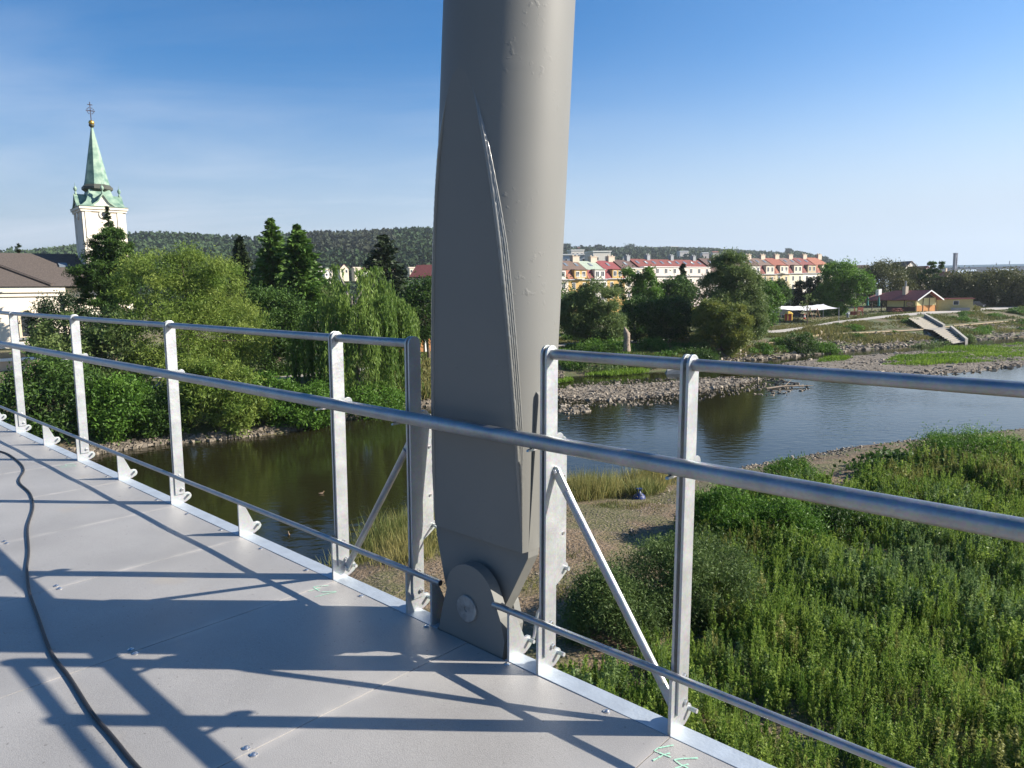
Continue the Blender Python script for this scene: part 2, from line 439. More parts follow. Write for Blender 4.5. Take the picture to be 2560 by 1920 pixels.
def thing(name, label, cat, loc=(0, 0, 0), rotz=0.0, group=None, mat=None):
    o = bpy.data.objects.new(name, None); C.objects.link(o); o.empty_display_size = .3
    if mat is not None: o.matrix_world = mat
    else: o.location = [float(q) for q in loc]; o.rotation_euler = (0, 0, rotz)
    o['label'] = label; o['category'] = cat
    if group: o['group'] = group
    return o


def tag(o, label=None, cat=None, group=None, kind=None):
    for k, v in (('label', label), ('category', cat), ('group', group), ('kind', kind)):
        if v: o[k] = v
    return o


def copy_tree(o, parent=None):
    c = o.copy(); C.objects.link(c); c.parent = parent
    for ch in list(o.children): copy_tree(ch, c)
    return c


# ------------------------------------------------------------------ the bridge deck
PITCH = 1.015
J0 = 0.03


def hd(s):
    t = ((s - J0) / PITCH) % 1.0
    return -0.0035 * math.sin(math.pi * t) ** 2


deck = thing('bridge_deck', 'grey gritted footbridge deck of cross panels with a zinc edge strip', 'bridge deck', mat=MD)
for k in range(-14, 8):
    a = J0 + k * PITCH + .002; b = J0 + (k + 1) * PITCH - .002
    m = MB(); n_ = 14; V = []; Fs = []
    ys = [-4.6, -3.08, -2.05, -1.03, -.004]
    tw = rng.normal(0, .0012, 5)
    for i in range(n_ + 1):
        s = a + (b - a) * i / n_
        for j, y in enumerate(ys): V.append((s, y, hd(s) * (1 if j % 2 == 0 else .55) + tw[j] * (i / n_ - .5)))
    q = len(ys)
    for i in range(n_):
        for j in range(q - 1): Fs.append((i * q + j, (i + 1) * q + j, (i + 1) * q + j + 1, i * q + j + 1))
    base = len(V); V += [(x, y, -.035) for x, y, z in V[:base]]
    Fs += [tuple(base + i for i in f[::-1]) for f in Fs[:]]
    ring = [i * q for i in range(n_ + 1)] + [n_ * q + j for j in range(1, q)] + [i * q + q - 1 for i in range(n_ - 1, -1, -1)] + [j for j in range(q - 2, 0, -1)]
    for i in range(len(ring)):
        u, w = ring[i], ring[(i + 1) % len(ring)]; Fs.append((u, w, base + w, base + u))
    m.add(V, Fs); m.build('deck_panel', DECK, deck, smooth=30)
for a, b in ((-14.2, .838), (1.268, 8.0)):
    m = MB(); m.box(a, b, .0, .088, -.012, .0); m.box(a, b, .076, .088, -.16, -.0121)
    m.build('edge_strip', FLANGE, deck, bevel=.002)
m = MB(); m.box(-14.2, 8, -.5, -.04, -.55, -.06); m.box(-14.2, 8, -4.5, -4.1, -.55, -.06)
m.build('edge_beam', PAINT, deck)
nb = 0
for k in range(-12, 6):
    j = J0 + k * PITCH
    spots = [(j + .255, -.023), (j - .255 + PITCH, -.023), (j - .026, -1.032), (j + .026, -1.032), (j - .026, -2.06)]
    for s, y in spots:
        if nb >= 96: break
        z = hd(s); m = MB()
        m.lathe([(.0135, 0), (.0135, .002), (.010, .0035), (.008, .0065), (.004, .008), (.001, .0083)], 12, (s, y, z + .0005))
        m.build('bolt', BOLT, deck, smooth=50); nb += 1


def stroke(m, pts, w=.007):
    for (s0, n0), (s1, n1) in zip(pts, pts[1:]):
        d = np.array([s1 - s0, n1 - n0]); ln = np.linalg.norm(d); d /= ln; p = np.array([-d[1], d[0]]) * w / 2
        k = max(2, int(ln / .012))
        for i in range(k):
            e = rng.uniform(.72, 1.25); e2 = rng.uniform(-.25, .25) * w
            a_ = np.array([s0, n0]) + d * ln * i / k + p * e2; b_ = np.array([s0, n0]) + d * ln * (i + rng.uniform(.86, 1.0)) / k + p * e2
            q_ = [a_ - p * e, b_ - p * e, b_ + p * e, a_ + p * e]
            zz = max(hd(c[0]) for c in q_) + .0022
            m.add([(c[0], c[1], zz) for c in q_], [(0, 1, 2, 3)])


for strokes in (
    [[(0.056, -0.064), (0.021, -0.104), (0.013, -0.128), (0.078, -0.134)], [(0.053, -0.11), (0.045, -0.139), (0.041, -0.176)], [(0.099, -0.133), (0.152, -0.08), (0.125, -0.19)]],
    [[(2.093, -0.037), (2.062, -0.088), (2.06, -0.108), (2.095, -0.105), (2.12, -0.101)], [(2.106, -0.084), (2.094, -0.109), (2.084, -0.156)], [(2.188, -0.044), (2.153, -0.079), (2.134, -0.105), (2.164, -0.113), (2.189, -0.111)], [(2.18, -0.093), (2.169, -0.115), (2.161, -0.135), (2.158, -0.148)]],
    [[(-3.999, -0.184), (-3.941, -0.157), (-3.927, -0.131), (-3.991, -0.126), (-3.969, -0.08)], [(-4.009, -0.085), (-3.957, -0.057)], [(-3.906, -0.187), (-3.875, -0.14), (-3.875, -0.072), (-3.918, -0.079), (-3.918, -0.123)]],
):
    m = MB()
    for st in strokes: stroke(m, st, .0055)
    m.build('chalk_mark', CHALK, deck)

# ------------------------------------------------------------------ railings
ns = lambda p, q, r: (r, p, q)          # (n, z) outline extruded along s


def arc(cx, cy, r, a0, a1, n=10):
    return [(cx + r * math.cos(R(a0 + (a1 - a0) * i / n)), cy + r * math.sin(R(a0 + (a1 - a0) * i / n))) for i in range(n + 1)]


LUG = [(.099, .069)] + arc(.119, .040, .030, 85, -60, 8) + [(.103, -.002)]
FOOT = [(0, .0), (.0, .211), (.028, .211), (.045, .072)] + LUG
FIN = [(0, .0), (.0, .211), (.043, .192)] + LUG
BAR = [(.03, .066), (.03, 1.305)] + arc(.065, 1.305, .035, 180, 0, 14) + [(.10, .066)]
TONGUE = [(-.066, .936), (-.062, .944)] + [(.03, .955)] + arc(.128, .957, .027, 95, -50, 8) + [(.03, .936)]


def sleeve(parent, s, n=.127, z=.050, ln=.036):
    m = MB(); m.tube([(s + .006, n, z), (s + .006 + ln, n, z)], .0085, 12); m.build('cable_sleeve', GALV, parent, smooth=40)


def foot(root, name, outline, s, ln=.03):
    m = MB(); m.prism(outline, ns, -.0062, .0062)
    o = m.build(name, GALV, root, bevel=.0012); o.location = (s, 0, 0)
    sleeve(o, 0, ln=ln)
    return o


def post(root, s):
    m = MB()
    for g in (-1, 1): m.prism(BAR, ns, g * .0066, g * .0162)
    o = m.build('post', GALV, root, bevel=.0016); o.location = (s, 0, 0)
    f = MB(); f.prism(FOOT, ns, -.0062, .0062); f = f.build('foot_plate', GALV, o, bevel=.0012)
    b = MB()
    b.lathe([(.0125, 0), (.0125, .002), (.011, .0021), (.011, .009), (.008, .0105)], 6); b = b.build('bolt', BOLT, o)
    b.matrix_local = Matrix.Translation((.0163, .076, .10)) @ Matrix.Rotation(R(90), 4, 'Y')
    b2 = MB(); b2.lathe([(.0125, 0), (.0125, .002), (.011, .0021), (.011, .009), (.008, .0105)], 6); b2 = b2.build('bolt', BOLT, o)
    b2.matrix_local = Matrix.Translation((.0163, .062, .205)) @ Matrix.Rotation(R(90), 4, 'Y')
    t = MB(); t.prism(TONGUE, ns, -.006, .006); t.build('rail_bracket', GALV, o, bevel=.0012)
    sleeve(o, 0, ln=.034)
    return o


def rail(root, name, a, b, n, z, r, seg=20):
    m = MB(); k = max(2, int(abs(b - a) / .4))
    pts = [(a + (b - a) * i / k, n, z) for i in range(k + 1)]
    m.tube(pts, r, seg); return m.build(name, PIPE, root, smooth=40)


def hollow_end(root, s, n, z, r, sgn):
    m = MB(); m.lathe([(r * .82, 0), (r * .82, .001)], 18)
    o = m.build('pipe_bore', RUBBER, root); o.matrix_local = Matrix.Translation((s, n, z)) @ Matrix.Rotation(R(90) * sgn, 4, 'Y')


def brace(root, p0, p1):
    p0, p1 = np.array(p0), np.array(p1); d = (p1 - p0) / np.linalg.norm(p1 - p0)
    m = MB(); m.tube([p0 + d * .09, p1 - d * .09], .0172, 18); o = m.build('brace', PIPE, root, smooth=40)
    w = np.cross(d, [0, 1.0, 0]); w /= np.linalg.norm(w)
    for p, g in ((p0, 1), (p1, -1)):
        fr = lambda a, b, c, p=p, g=g: tuple(p + d * g * a + w * b + np.array([0, c, 0]))
        m = MB(); m.prism([(.13, -.0165), (.13, .0165)] + arc(0, 0, .022, 60, 300, 10), fr, -.006, .006); m.build('flat_end', GALV, o, bevel=.001)
        b = MB(); b.lathe([(.012, 0), (.012, .008), (.009, .0095)], 6); b = b.build('bolt', BOLT, o)
        b.matrix_local = Matrix.Translation(tuple(p - np.array([0, .006, 0]))) @ Matrix.Rotation(R(90), 4, 'X')
    return o


def wing(root, s):
    out_ = [(.098, .47), (.098, .93)] + arc(.15, .94, .026, 95, 0, 6) + [(.176, .50), (.176, .43)] + arc(.168, .405, .024, 40, -70, 6) + [(.14, .36), (.1, .34)]
    m = MB(); m.prism(out_, ns, -.006, .006); o = m.build('wing_plate', GALV, root, bevel=.001); o.location = (s, 0, 0)
    for z in (.80, .56):
        b = MB(); b.lathe([(.007, 0), (.007, .004)], 8); b = b.build('bolt', BOLT, o); b.matrix_local = Matrix.Translation((.006, .155, z)) @ Matrix.Rotation(R(90), 4, 'Y')
    sleeve(o, 0, .172, .405, .02)


def railing(label, posts, fins, a, b, low_a, low_b):
    r = thing('bridge_railing', label, 'railing', mat=MD, group='galvanised railing sections of the footbridge')
    p0 = None
    for s in posts:
        if p0 is None: p0 = post(r, s)
        else:
            c = copy_tree(p0, r); c.location = (s, 0, 0)
    f0 = None
    for s in fins:
        if f0 is None: f0 = foot(r, 'fin_bracket', FIN, s)
        else:
            c = copy_tree(f0, r); c.location = (s, 0, 0)
    rail(r, 'top_rail', a, b, .066, 1.305, .021)
    rail(r, 'bottom_rail', low_a, low_b, .005, .2225, .0142, 18)
    return r


rl = railing('galvanised railing section running off to the left of the steel column',
             [-12.2, -10.15, -8.12, -6.08, -4.08, -2.058, 0.0, .622], [-11.2, -9.13, -7.1, -5.08, -3.08, -1.037, .80], -14.2, .62, -14.2, .862)
wing(rl, .622); brace(rl, (.60, .078, .86), (.025, .078, .055)); hollow_end(rl, .862, .005, .2225, .0142, 1)
rr = railing('galvanised railing section running to the right of the steel column towards the viewer',
             [1.447, 2.053, 4.08, 6.11], [1.287, 3.07, 5.1], 1.447, 8, 1.199, 8)
wing(rr, 1.447); brace(rr, (1.47, .085, .835), (2.03, .075, .062)); hollow_end(rr, 1.198, .005, .2225, .0142, 1)
m = MB(); m.tube([(1.30, .15, .05), (1.305, .17, .16), (1.33, .19, .22), (1.40, .20, .36)], .007, 10); m.build('stay_rod', GALV, rr, smooth=40)
m = MB(); m.tube([(.63, .17, .405), (.70, .16, .395), (.74, .15, .37), (.75, .15, .33)], .006, 10); m.build('stay_rod', GALV, rl, smooth=40)

hr = thing('handrail', 'thick galvanised handrail pipe running unbroken along the inside of both railings', 'handrail', mat=MD)
rail(hr, 'pipe', -14.2, 8, -.035, .976, .030, 28)
for s in (-3.3, -.62, .93, 1.86):
    m = MB(); m.tube([(s - .012, -.035, .976), (s - .004, -.035, .976), (s + .004, -.035, .976), (s + .012, -.035, .976)], [.0301, .0312, .0312, .0301], 28); m.build('weld_seam', PIPE, hr, smooth=60)

# ------------------------------------------------------------------ the steel column
GLOSS = PAINT.copy(); GLOSS.name = 'glossy_seam_paint'; _b = GLOSS.node_tree.nodes['Principled BSDF']; _b.inputs['Roughness'].default_value = .3; _b.inputs['Coat Weight'].default_value = 1.0; _b.inputs['Coat Roughness'].default_value = .08
RT = .280; SC = 1.037
nc = lambda z: .134 + .066 * (z - .5)
tz = lambda z: min(RT, .069 + .108 * (z - .482))
col = thing('steel_column', 'big grey painted steel tube column with flattened foot, pinned to the deck edge', 'column', mat=MD)
zs = list(np.linspace(.46, 2.40, 90)) + [2.41, 2.44, 2.5, 2.7, 3.2, 4.5, 6, 8]
V = []; NA, NF = 64, 8
for z in zs:
    th = min(math.asin(min(1, tz(z) / RT)), R(89.6)); ring = []
    for i in range(NA): ring.append((-th + 2 * th * i / (NA - 1)))
    pts = [(RT * math.cos(a), RT * math.sin(a)) for a in ring]
    x, y = pts[-1]
    pts += [(x * (1 - 2 * (i + 1) / (NF + 1)), y) for i in range(NF)]
    pts += [(-RT * math.cos(a), RT * math.sin(a)) for a in ring[::-1]]
    pts += [(-x * (1 - 2 * (i + 1) / (NF + 1)), -y) for i in range(NF)]
    V += [(SC + p, nc(z) + q, z) for p, q in pts]
npt = 2 * (NA + NF)
Fs = [(i * npt + k, i * npt + (k + 1) % npt, (i + 1) * npt + (k + 1) % npt, (i + 1) * npt + k) for i in range(len(zs) - 1) for k in range(npt)]
Fs += [tuple(range(npt - 1, -1, -1)), tuple((len(zs) - 1) * npt + k for k in range(npt))]
m = MB(); m.add(V, Fs); o = m.build('tube', PAINT, col, smooth=5)
for gs in (1, -1):
    for off, rad in ((.002, .0095), (.013, .0065), (.022, .006), (.030, .005)):
        pts = []; rs = []
        for z in np.linspace(.47, 2.345, 170):
            t = tz(z); x = math.sqrt(max(0, RT * RT - t * t)); an = math.atan2(-t, x) + off / RT * min(1, (2.36 - z) * 1.6) * min(1, (z - .44) * 2)
            pts.append((SC + gs * RT * math.cos(an), nc(z) + RT * math.sin(an), z)); rs.append(rad * min(1, (2.355 - z) * 6) * min(1, (z - .40) * 3) * rng.uniform(.88, 1.08))
        m = MB(); m.tube(pts, rs, 8); m.build('weld_bead', GLOSS, col, smooth=60)
sz = lambda p, q, r: (p, nc(q) + r, q)
G = [(.772, 1.3), (.775, .9), (.783, .41), (.850, .205), (.91, .06), (1.17, .06), (1.26, .228), (1.357, .43), (1.374, 1.10), (1.372, 1.125), (1.36, 1.135), (1.2, 1.13), (1.2, 1.3)]
m = MB(); m.prism([(a - .043, b) for a, b in G], sz, -.035, .035); m.build('gusset_plate', PAINT, col, bevel=.002)
EAR = [(.846, -.09), (.846, 0), (.879, .129), (.905, .215)] + arc(1.052, .205, .152, 172, 24, 20) + [(1.236, .167), (1.262, .07), (1.25, 0), (1.25, -.09)]
sz2 = lambda p, q, r: (p, r, q)
for a, b in ((.004, .058), (.165, .205)):
    m = MB(); m.prism([(q - (.07 if a > .1 else 0), w) for q, w in EAR], sz2, a, b); m.build('clevis_plate', PAINT, col, bevel=.002)
m = MB(); m.lathe([(.060, 0), (.060, .010), (.057, .0125), (.012, .0126), (.011, .008), (.002, .0078)], 40)
o = m.build('pin', pmat('worn_steel', (.27, .28, .28), .5, .5, var=.3, scale=30), col, smooth=35)
o.matrix_local = Matrix.Translation((1.042, .0035, .158)) @ Matrix.Rotation(R(90), 4, 'X')

# ------------------------------------------------------------------ black cable on the deck
def dsn(x, y): return (CAM_SN[0] + x * DX[0] + y * DX[1], CAM_SN[1] + x * DN[0] + y * DN[1])


cp = [(-8.2, 7.9), (-6.6, 7.4), (-5.5, 7.05), (-4.964, 6.838), (-4.582, 6.506), (-4.256, 6.131), (-4.028, 5.734), (-3.707, 5.384), (-3.445, 5.024), (-3.189, 4.583), (-2.891, 4.144),
      (-2.714, 3.863), (-2.50, 3.56), (-2.261, 3.264), (-1.989, 2.932), (-1.784, 2.726), (-1.548, 2.478), (-1.406, 2.346), (-1.275, 2.22), (-1.05, 2.0), (-.7, 1.55), (-.5, .9)]
P_ = np.array(cp); pts = []
for i in range(len(P_) - 1):
    p0, p1, p2, p3 = P_[max(i - 1, 0)], P_[i], P_[i + 1], P_[min(i + 2, len(P_) - 1)]
    for t in np.linspace(0, 1, 9)[:-1]:
        q = .5 * (2 * p1 + (p2 - p0) * t + (2 * p0 - 5 * p1 + 4 * p2 - p3) * t * t + (3 * p1 - p0 - 3 * p2 + p3) * t ** 3)
        s, n = dsn(*q); pts.append((s, n, hd(s) * .6 + .0078))
m = MB(); m.tube(pts, .0068, 10); o = m.build('power_cable', RUBBER, None, smooth=60); o.matrix_world = MD
tag(o, 'black rubber cable winding along the grey deck on the left', 'cable')


# ------------------------------------------------------------------ ground, river, banks
def lerp_rows(row, us):
    r = np.array(row, float); return np.stack([np.interp(us, r[:, 0], r[:, k]) for k in range(1, r.shape[1])], 1)


ROW_A = [(-500, 1195), (230, 1138), (310, 1125), (420, 1110), (560, 1100), (700, 1083), (850, 1052), (960, 1035), (1070, 1016), (1240, 975), (1400, 942), (1500, 939),
         (1600, 932), (1700, 925), (1820, 905), (1950, 895), (2060, 884), (2250, 866), (2400, 853), (2560, 842), (3000, 818)]
ROW_B = [(-500, 1130, 1.4), (230, 1085, 1.4), (420, 1063, 1.4), (700, 1040, 1.4), (960, 995, 1.4), (1070, 975, 1.3), (1240, 935, 1.2), (1400, 905, 1.0), (1600, 898, 1.0), (1700, 894, 1.1),
         (1800, 877, 1.4), (1900, 865, 1.5), (1990, 849, 1.5), (2060, 840, 1.5), (2300, 827, 1.6), (2400, 816, 1.6), (2560, 802, 1.6), (3000, 776, 1.6)]
ROW_C = [(-500, 1010, 3.4), (230, 985, 3.2), (600, 965, 2.8), (960, 932, 2.4), (1070, 914, 2.3), (1240, 885, 2.2), (1400, 866, 2.0), (1575, 858, 2.0), (1690, 854, 2.1), (1900, 836, 2.3),
         (1957, 831, 2.4), (2022, 825, 2.5), (2090, 812, 2.8), (2158, 801, 3.1), (2200, 796, 3.3), (2320, 785, 3.5), (2407, 780, 3.5), (2560, 770, 3.5), (3000, 745, 3.5)]
ROW_D = [(-500, 1000, 3.4), (230, 975, 3.2), (600, 957, 2.8), (960, 924, 2.4), (1070, 907, 2.3), (1240, 880, 2.2), (1400, 861, 2.0), (1575, 852, 2.0), (1690, 848, 2.1), (1900, 829, 2.3),
         (1957, 824, 2.4), (2022, 816, 2.5), (2090, 803, 2.8), (2158, 796, 3.1), (2200, 790, 3.3), (2320, 779, 3.5), (2407, 774, 3.5), (2560, 764, 3.5), (3000, 739, 3.5)]
US = np.unique(np.concatenate([np.linspace(-500, 3000, 190), [r[0] for r in ROW_C]]))


def row_pts(row, dz=0.0):
    q = lerp_rows(row, US)
    return np.array([gnd(u, k[0], (k[1] if len(k) > 1 else 0.0) + dz) for u, k in zip(US, q)])


pA = row_pts(ROW_A); pB = row_pts(ROW_B); pC = row_pts(ROW_C); pD = row_pts(ROW_D)
kl = np.clip((1240 - US) / 150, 0, 1)[:, None]           # on the left the rows are set back from the shore by plain distances
dv_ = pA / np.linalg.norm(pA[:, :2], axis=1)[:, None]; dv_[:, 2] = 0


def back(d, z):
    q = pA + dv_ * d; q[:, 2] = z; return q


pB = pB * (1 - kl) + back(3.0, 1.1) * kl; pC = pC * (1 - kl) + back(13.0, 2.4) * kl; pD = pD * (1 - kl) + back(15.0, 2.45) * kl
pA0 = pA.copy(); dirn = pA / np.linalg.norm(pA[:, :2], axis=1)[:, None]; dirn[:, 2] = 0
pA0 = pA - dirn * 3.0; pA0[:, 2] = -1.2
pA[:, 2] = .02
pE = pD + dirn * 12; pE[:, 2] = pD[:, 2] + .15
kF = np.clip((1500 - US) / 900, 0, 1)
pF = pD + dirn * 70; pF[:, 2] = 3.6 + 1.4 * kF
pG = dirn * 620; pG[:, 2] = 4.5 + 1.5 * kF
pH = dirn * 7000; pH[:, 2] = 5


def lofted(name, rows, subs, mat, rough=0.0):
    grid = []
    for a, b, k in zip(rows[:-1], rows[1:], subs):
        for i in range(k): grid.append(a + (b - a) * i / k)
    grid.append(rows[-1]); G_ = np.array(grid); nr, ncol = G_.shape[:2]
    Pn = G_.reshape(-1, 3).copy()
    if rough:
        w = np.repeat([1.0 if 1 <= i < nr - 1 else 0 for i in range(nr)], ncol)
        Pn[:, 2] += (snoise(Pn[:, :2], .55, 3) * rough + snoise(Pn[:, :2], 1.7, 4) * rough * .5) * w
    idx = np.arange(nr * ncol).reshape(nr, ncol)
    f = np.stack([idx[:-1, :-1], idx[:-1, 1:], idx[1:, 1:], idx[1:, :-1]], -1).reshape(-1, 4)
    me = bpy.data.meshes.new(name); me.from_pydata(Pn.tolist(), [], f.tolist()); me.update(); me.materials.append(mat)
    me.polygons.foreach_set('use_smooth', [True] * len(me.polygons))
    return put(bpy.data.objects.new(name, me))


M_BANK = zone_mat('bank_earth', (.06, .08, .022), (.12, .09, .05), (.08, .09, .03), .22)
M_FIELD = zone_mat('park_ground', (.09, .11, .035), (.14, .12, .06), (.09, .10, .04), .06)
M_PATH = pmat('path_concrete', (.40, .37, .33), .9, var=.1, scale=1.2, bump=.2, bscale=8)
M_TRAIL = pmat('trail_earth', (.33, .25, .15), .95, var=.2, scale=1.5, bump=.4, bscale=6)
M_GRAVEL = zone_mat('gravel', (.15, .125, .095), (.20, .17, .135), (.08, .068, .05), .5, .8)
M_NEAR = zone_mat('near_bank_earth', (.155, .108, .062), (.10, .095, .035), (.215, .165, .115), .42, .8)
M_ROCK = fmat('stone', (.10, .082, .062), (.37, .32, .255), 0.0, .9)
M_DROCK = fmat('wet_stone', (.07, .06, .045), (.25, .21, .165), 0.0, .8)

o = lofted('bank', [pA0, pA, pB, pC], [2, 8, 8], M_BANK, .10); tag(o, kind='structure')
o = lofted('ground', [pC, pD, pE, pF, pG, pH], [1, 3, 4, 3, 2], M_FIELD, .0); tag(o, kind='structure')
o = lofted('path', [pC + np.array([0, 0, .03]), pD + np.array([0, 0, .03])], [1], M_PATH); tag(o, kind='structure')
sel = slice(int(np.searchsorted(US, 1700)), None)
nrm = (pC - pB); nrm /= np.linalg.norm(nrm, axis=1)[:, None]
o = lofted('footpath', [(pB - nrm * .35 + [0, 0, .16])[sel], (pB + nrm * 1.1 + [0, 0, .18])[sel]], [1], M_TRAIL); tag(o, kind='structure')
m = MB(); m.add([(-7000, -7000, -1.6), (7000, -7000, -1.6), (7000, 400, -1.6), (-7000, 400, -1.6)], [(0, 1, 2, 3)]); o = m.build('riverbed', M_FIELD); tag(o, kind='structure')
m = MB(); m.add([(-900, -60, 0), (900, -60, 0), (900, 260, 0), (-900, 260, 0)], [(0, 1, 2, 3)]); o = m.build('river_water', WATER); tag(o, kind='structure')

# near bank under and beside the bridge
SH = [(380, 1900), (560, 1680), (700, 1500), (860, 1392), (940, 1348), (1010, 1328), (1080, 1302), (1200, 1270), (1400, 1240), (1560, 1222), (1690, 1212), (1780, 1190), (1900, 1166), (2000, 1147),
      (2100, 1130), (2230, 1112), (2350, 1096), (2560, 1078), (2900, 1052), (3500, 1010)]
sp_ = np.array([gnd(u, v, 0.0) for u, v in SH])
tt = np.linspace(0, len(sp_) - 1, 260); sh = np.stack([np.interp(tt, np.arange(len(sp_)), sp_[:, k]) for k in range(3)], 1)
sh[:, :2] += (snoise(sh[:, :2], .8, 9) * .22)[:, None]
foc = np.array([6.0, -30.0, 0]); inl = foc - sh; dl = np.linalg.norm(inl, axis=1)[:, None]; inl = inl / dl


def zin(d): return np.interp(d, [-1.5, 0, 1.5, 5, 9, 60], [-.7, 0.0, .45, 1.1, 1.4, 1.7])


dist = np.concatenate([np.linspace(-1.5, 5, 20), np.linspace(5.5, 26, 50), np.linspace(30, 58, 6)])
NG = np.array([sh + inl * d for d in dist])
for i, d in enumerate(dist): NG[i, :, 2] = zin(d)
rows_ = NG.reshape(-1, 3); rows_[:, 2] += (snoise(rows_[:, :2], .7, 21) * .10 + snoise(rows_[:, :2], 2.3, 22) * .04) * np.clip(rows_[:, 2] + .3, 0, 1)
NG = rows_.reshape(NG.shape)
o = lofted('near_bank', list(NG), [1] * (len(NG) - 1), M_NEAR); tag(o, kind='structure')


def near_z(P):
    d = np.min(np.linalg.norm(P[:, None, :2] - sh[None, :, :2], axis=2), axis=1)
    return zin(d) - .05


def rocks(name, P, size, mat, seed, flat=.6, label=None, cat=None):
    r = np.random.default_rng(seed); n = len(P)
    base = np.array([(-1, -1, -1), (1, -1, -1), (1, 1, -1), (-1, 1, -1), (-1, -1, 1), (1, -1, 1), (1, 1, 1), (-1, 1, 1)], float) * .5
    fidx = np.array([(4, 5, 6, 7), (0, 1, 5, 4), (1, 2, 6, 5), (2, 3, 7, 6), (3, 0, 4, 7)])
    v = base[None] * (1 + r.uniform(-.45, .35, (n, 8, 3)))
    v[:, 4:, :2] *= r.uniform(.35, .9, (n, 1, 1))
    sc = np.stack([size * r.uniform(.7, 1.5, n), size * r.uniform(.6, 1.1, n), size * flat * r.uniform(.6, 1.3, n)], 1)
    v = v * sc[:, None]; a = r.uniform(0, 6.28, n); ca, sa = np.cos(a)[:, None], np.sin(a)[:, None]
    tl = r.normal(0, .25, n)[:, None]; z0 = v[..., 2] + v[..., 0] * tl
    x, y = v[..., 0] * ca - v[..., 1] * sa, v[..., 0] * sa + v[..., 1] * ca
    v = np.stack([x, y, z0], -1) + P[:, None]
    V4 = v[:, fidx].reshape(-1, 4, 3)
    o = quads(name, V4, mat, None, np.repeat(r.beta(1.6, 2.0, n), 5)); tag(o, label, cat, kind='stuff'); return o


def scatter_px(poly, n, z, seed, dens_near=True):
    """random points on the level z inside a pixel polygon, even over the ground"""
    r = np.random.default_rng(seed); c = np.array([gnd(u, v, z) for u, v in poly]); lo, hi = c[:, :2].min(0), c[:, :2].max(0); out_ = np.zeros((0, 2))
    while len(out_) < n:
        q = r.uniform(lo, hi, (n * 2, 2)); out_ = np.concatenate([out_, q[inpoly(q, c[:, :2].tolist())]])
    return np.concatenate([out_[:n], np.full((n, 1), z)], 1)


def sheet(name, poly, z, mat, rim=.12, edge=.6, seed=1):
    c = np.array([gnd(u, v, 0.0)[:2] for u, v in poly]); k = []
    for i in range(len(c)):
        for t in np.linspace(0, 1, 9)[:-1]: k.append(c[i] * (1 - t) + c[(i + 1) % len(c)] * t)
    k = np.array(k); k += np.stack([snoise(k, .6, seed), snoise(k, .6, seed + 1)], 1) * edge
    g = k.mean(0); V = []; rings = [(1.06, -.35), (1.0, .02), (.9, rim), (.6, rim * 1.5), (.3, rim * 1.2)]
    for s_, zz in rings: V += [(*(g + (p - g) * s_), zz + z) for p in k]
    n = len(k); Fs = [(i * n + j, i * n + (j + 1) % n, (i + 1) * n + (j + 1) % n, (i + 1) * n + j) for i in range(len(rings) - 1) for j in range(n)]
    Fs.append(tuple((len(rings) - 1) * n + j for j in range(n)))
    m = MB(); m.add(V, Fs); return m.build(name, mat, smooth=60)


BAR1 = [(1380, 994), (1395, 974), (1480, 963), (1600, 962), (1700, 952), (1800, 945), (1900, 946), (1850, 960), (1760, 976), (1640, 992), (1520, 1001), (1440, 998)]
BAR2 = [(1880, 926), (1960, 907), (2085, 893), (2280, 880), (2420, 867), (2560, 857), (2760, 845), (2760, 895), (2560, 912), (2450, 927), (2320, 938), (2150, 937), (2000, 934), (1930, 942)]
o = sheet('gravel_bar', BAR1, 0, M_GRAVEL, .10); tag(o, kind='structure')
o = sheet('gravel_bar', BAR2, 0, M_GRAVEL, .12, seed=5); tag(o, kind='structure')
p1 = scatter_px(BAR1, 4200, .12, 31); p1 = p1[snoise(p1[:, :2], .35, 77) > -.75]
p2 = scatter_px(BAR2, 6500, .14, 32)
p3 = scatter_px([(1398, 1032), (1400, 1012), (1470, 1012), (1480, 1026), (1430, 1034)], 160, .03, 33)
p4 = scatter_px([(1385, 1010), (1390, 965), (1500, 950), (1940, 938), (1990, 962), (1700, 1008), (1480, 1018)], 1100, .03, 34)
p5 = scatter_px([(1880, 985), (1990, 958), (2040, 968), (1960, 990)], 60, .03, 35)
pr = np.concatenate([p1, p2, p3, p5])
rocks('wet_river_stones', p4, rng.uniform(.08, .3, len(p4)), M_DROCK, 40, .5, 'dark wet stones in the shallows around the left gravel bar', 'stones')
rocks('river_stones', pr, np.clip(np.exp(rng.normal(-1.85, .5, len(pr))), .06, .6), M_ROCK, 41, .5, 'pale rubble stones heaped on the two gravel bars in the river', 'stones')
# stones along the left shore and at the waterline of the near bank
sel_ = US < 1420
e1 = pA[sel_]; k = rng.integers(0, len(e1) - 1, 2600); t = rng.uniform(0, 1, (len(k), 1)); q = e1[k] * (1 - t) + e1[k + 1] * t
up = rng.uniform(-.02, .30, (len(k), 1)); q = q + (pB[sel_][k] - e1[k]) * up; q[:, 2] = np.maximum(q[:, 2], .0) + .03
rocks('shore_stones', q, rng.uniform(.12, .42, len(q)), M_DROCK, 42, .6, 'brown stones along the waterline below the trees on the far left bank', 'stones')
k = rng.integers(0, len(sh) - 1, 5200); dd_ = np.abs(rng.normal(0, 1.0, len(k))) * 1.6; q = sh[k] + inl[k] * dd_[:, None]; q[:, :2] += rng.normal(0, .2, (len(k), 2)); q[:, 2] = zin(dd_) + .01
rocks('beach_pebbles', q, rng.uniform(.04, .16, len(q)), M_ROCK, 43, .5, 'grey and tan pebbles on the near beach beside the water', 'stones')
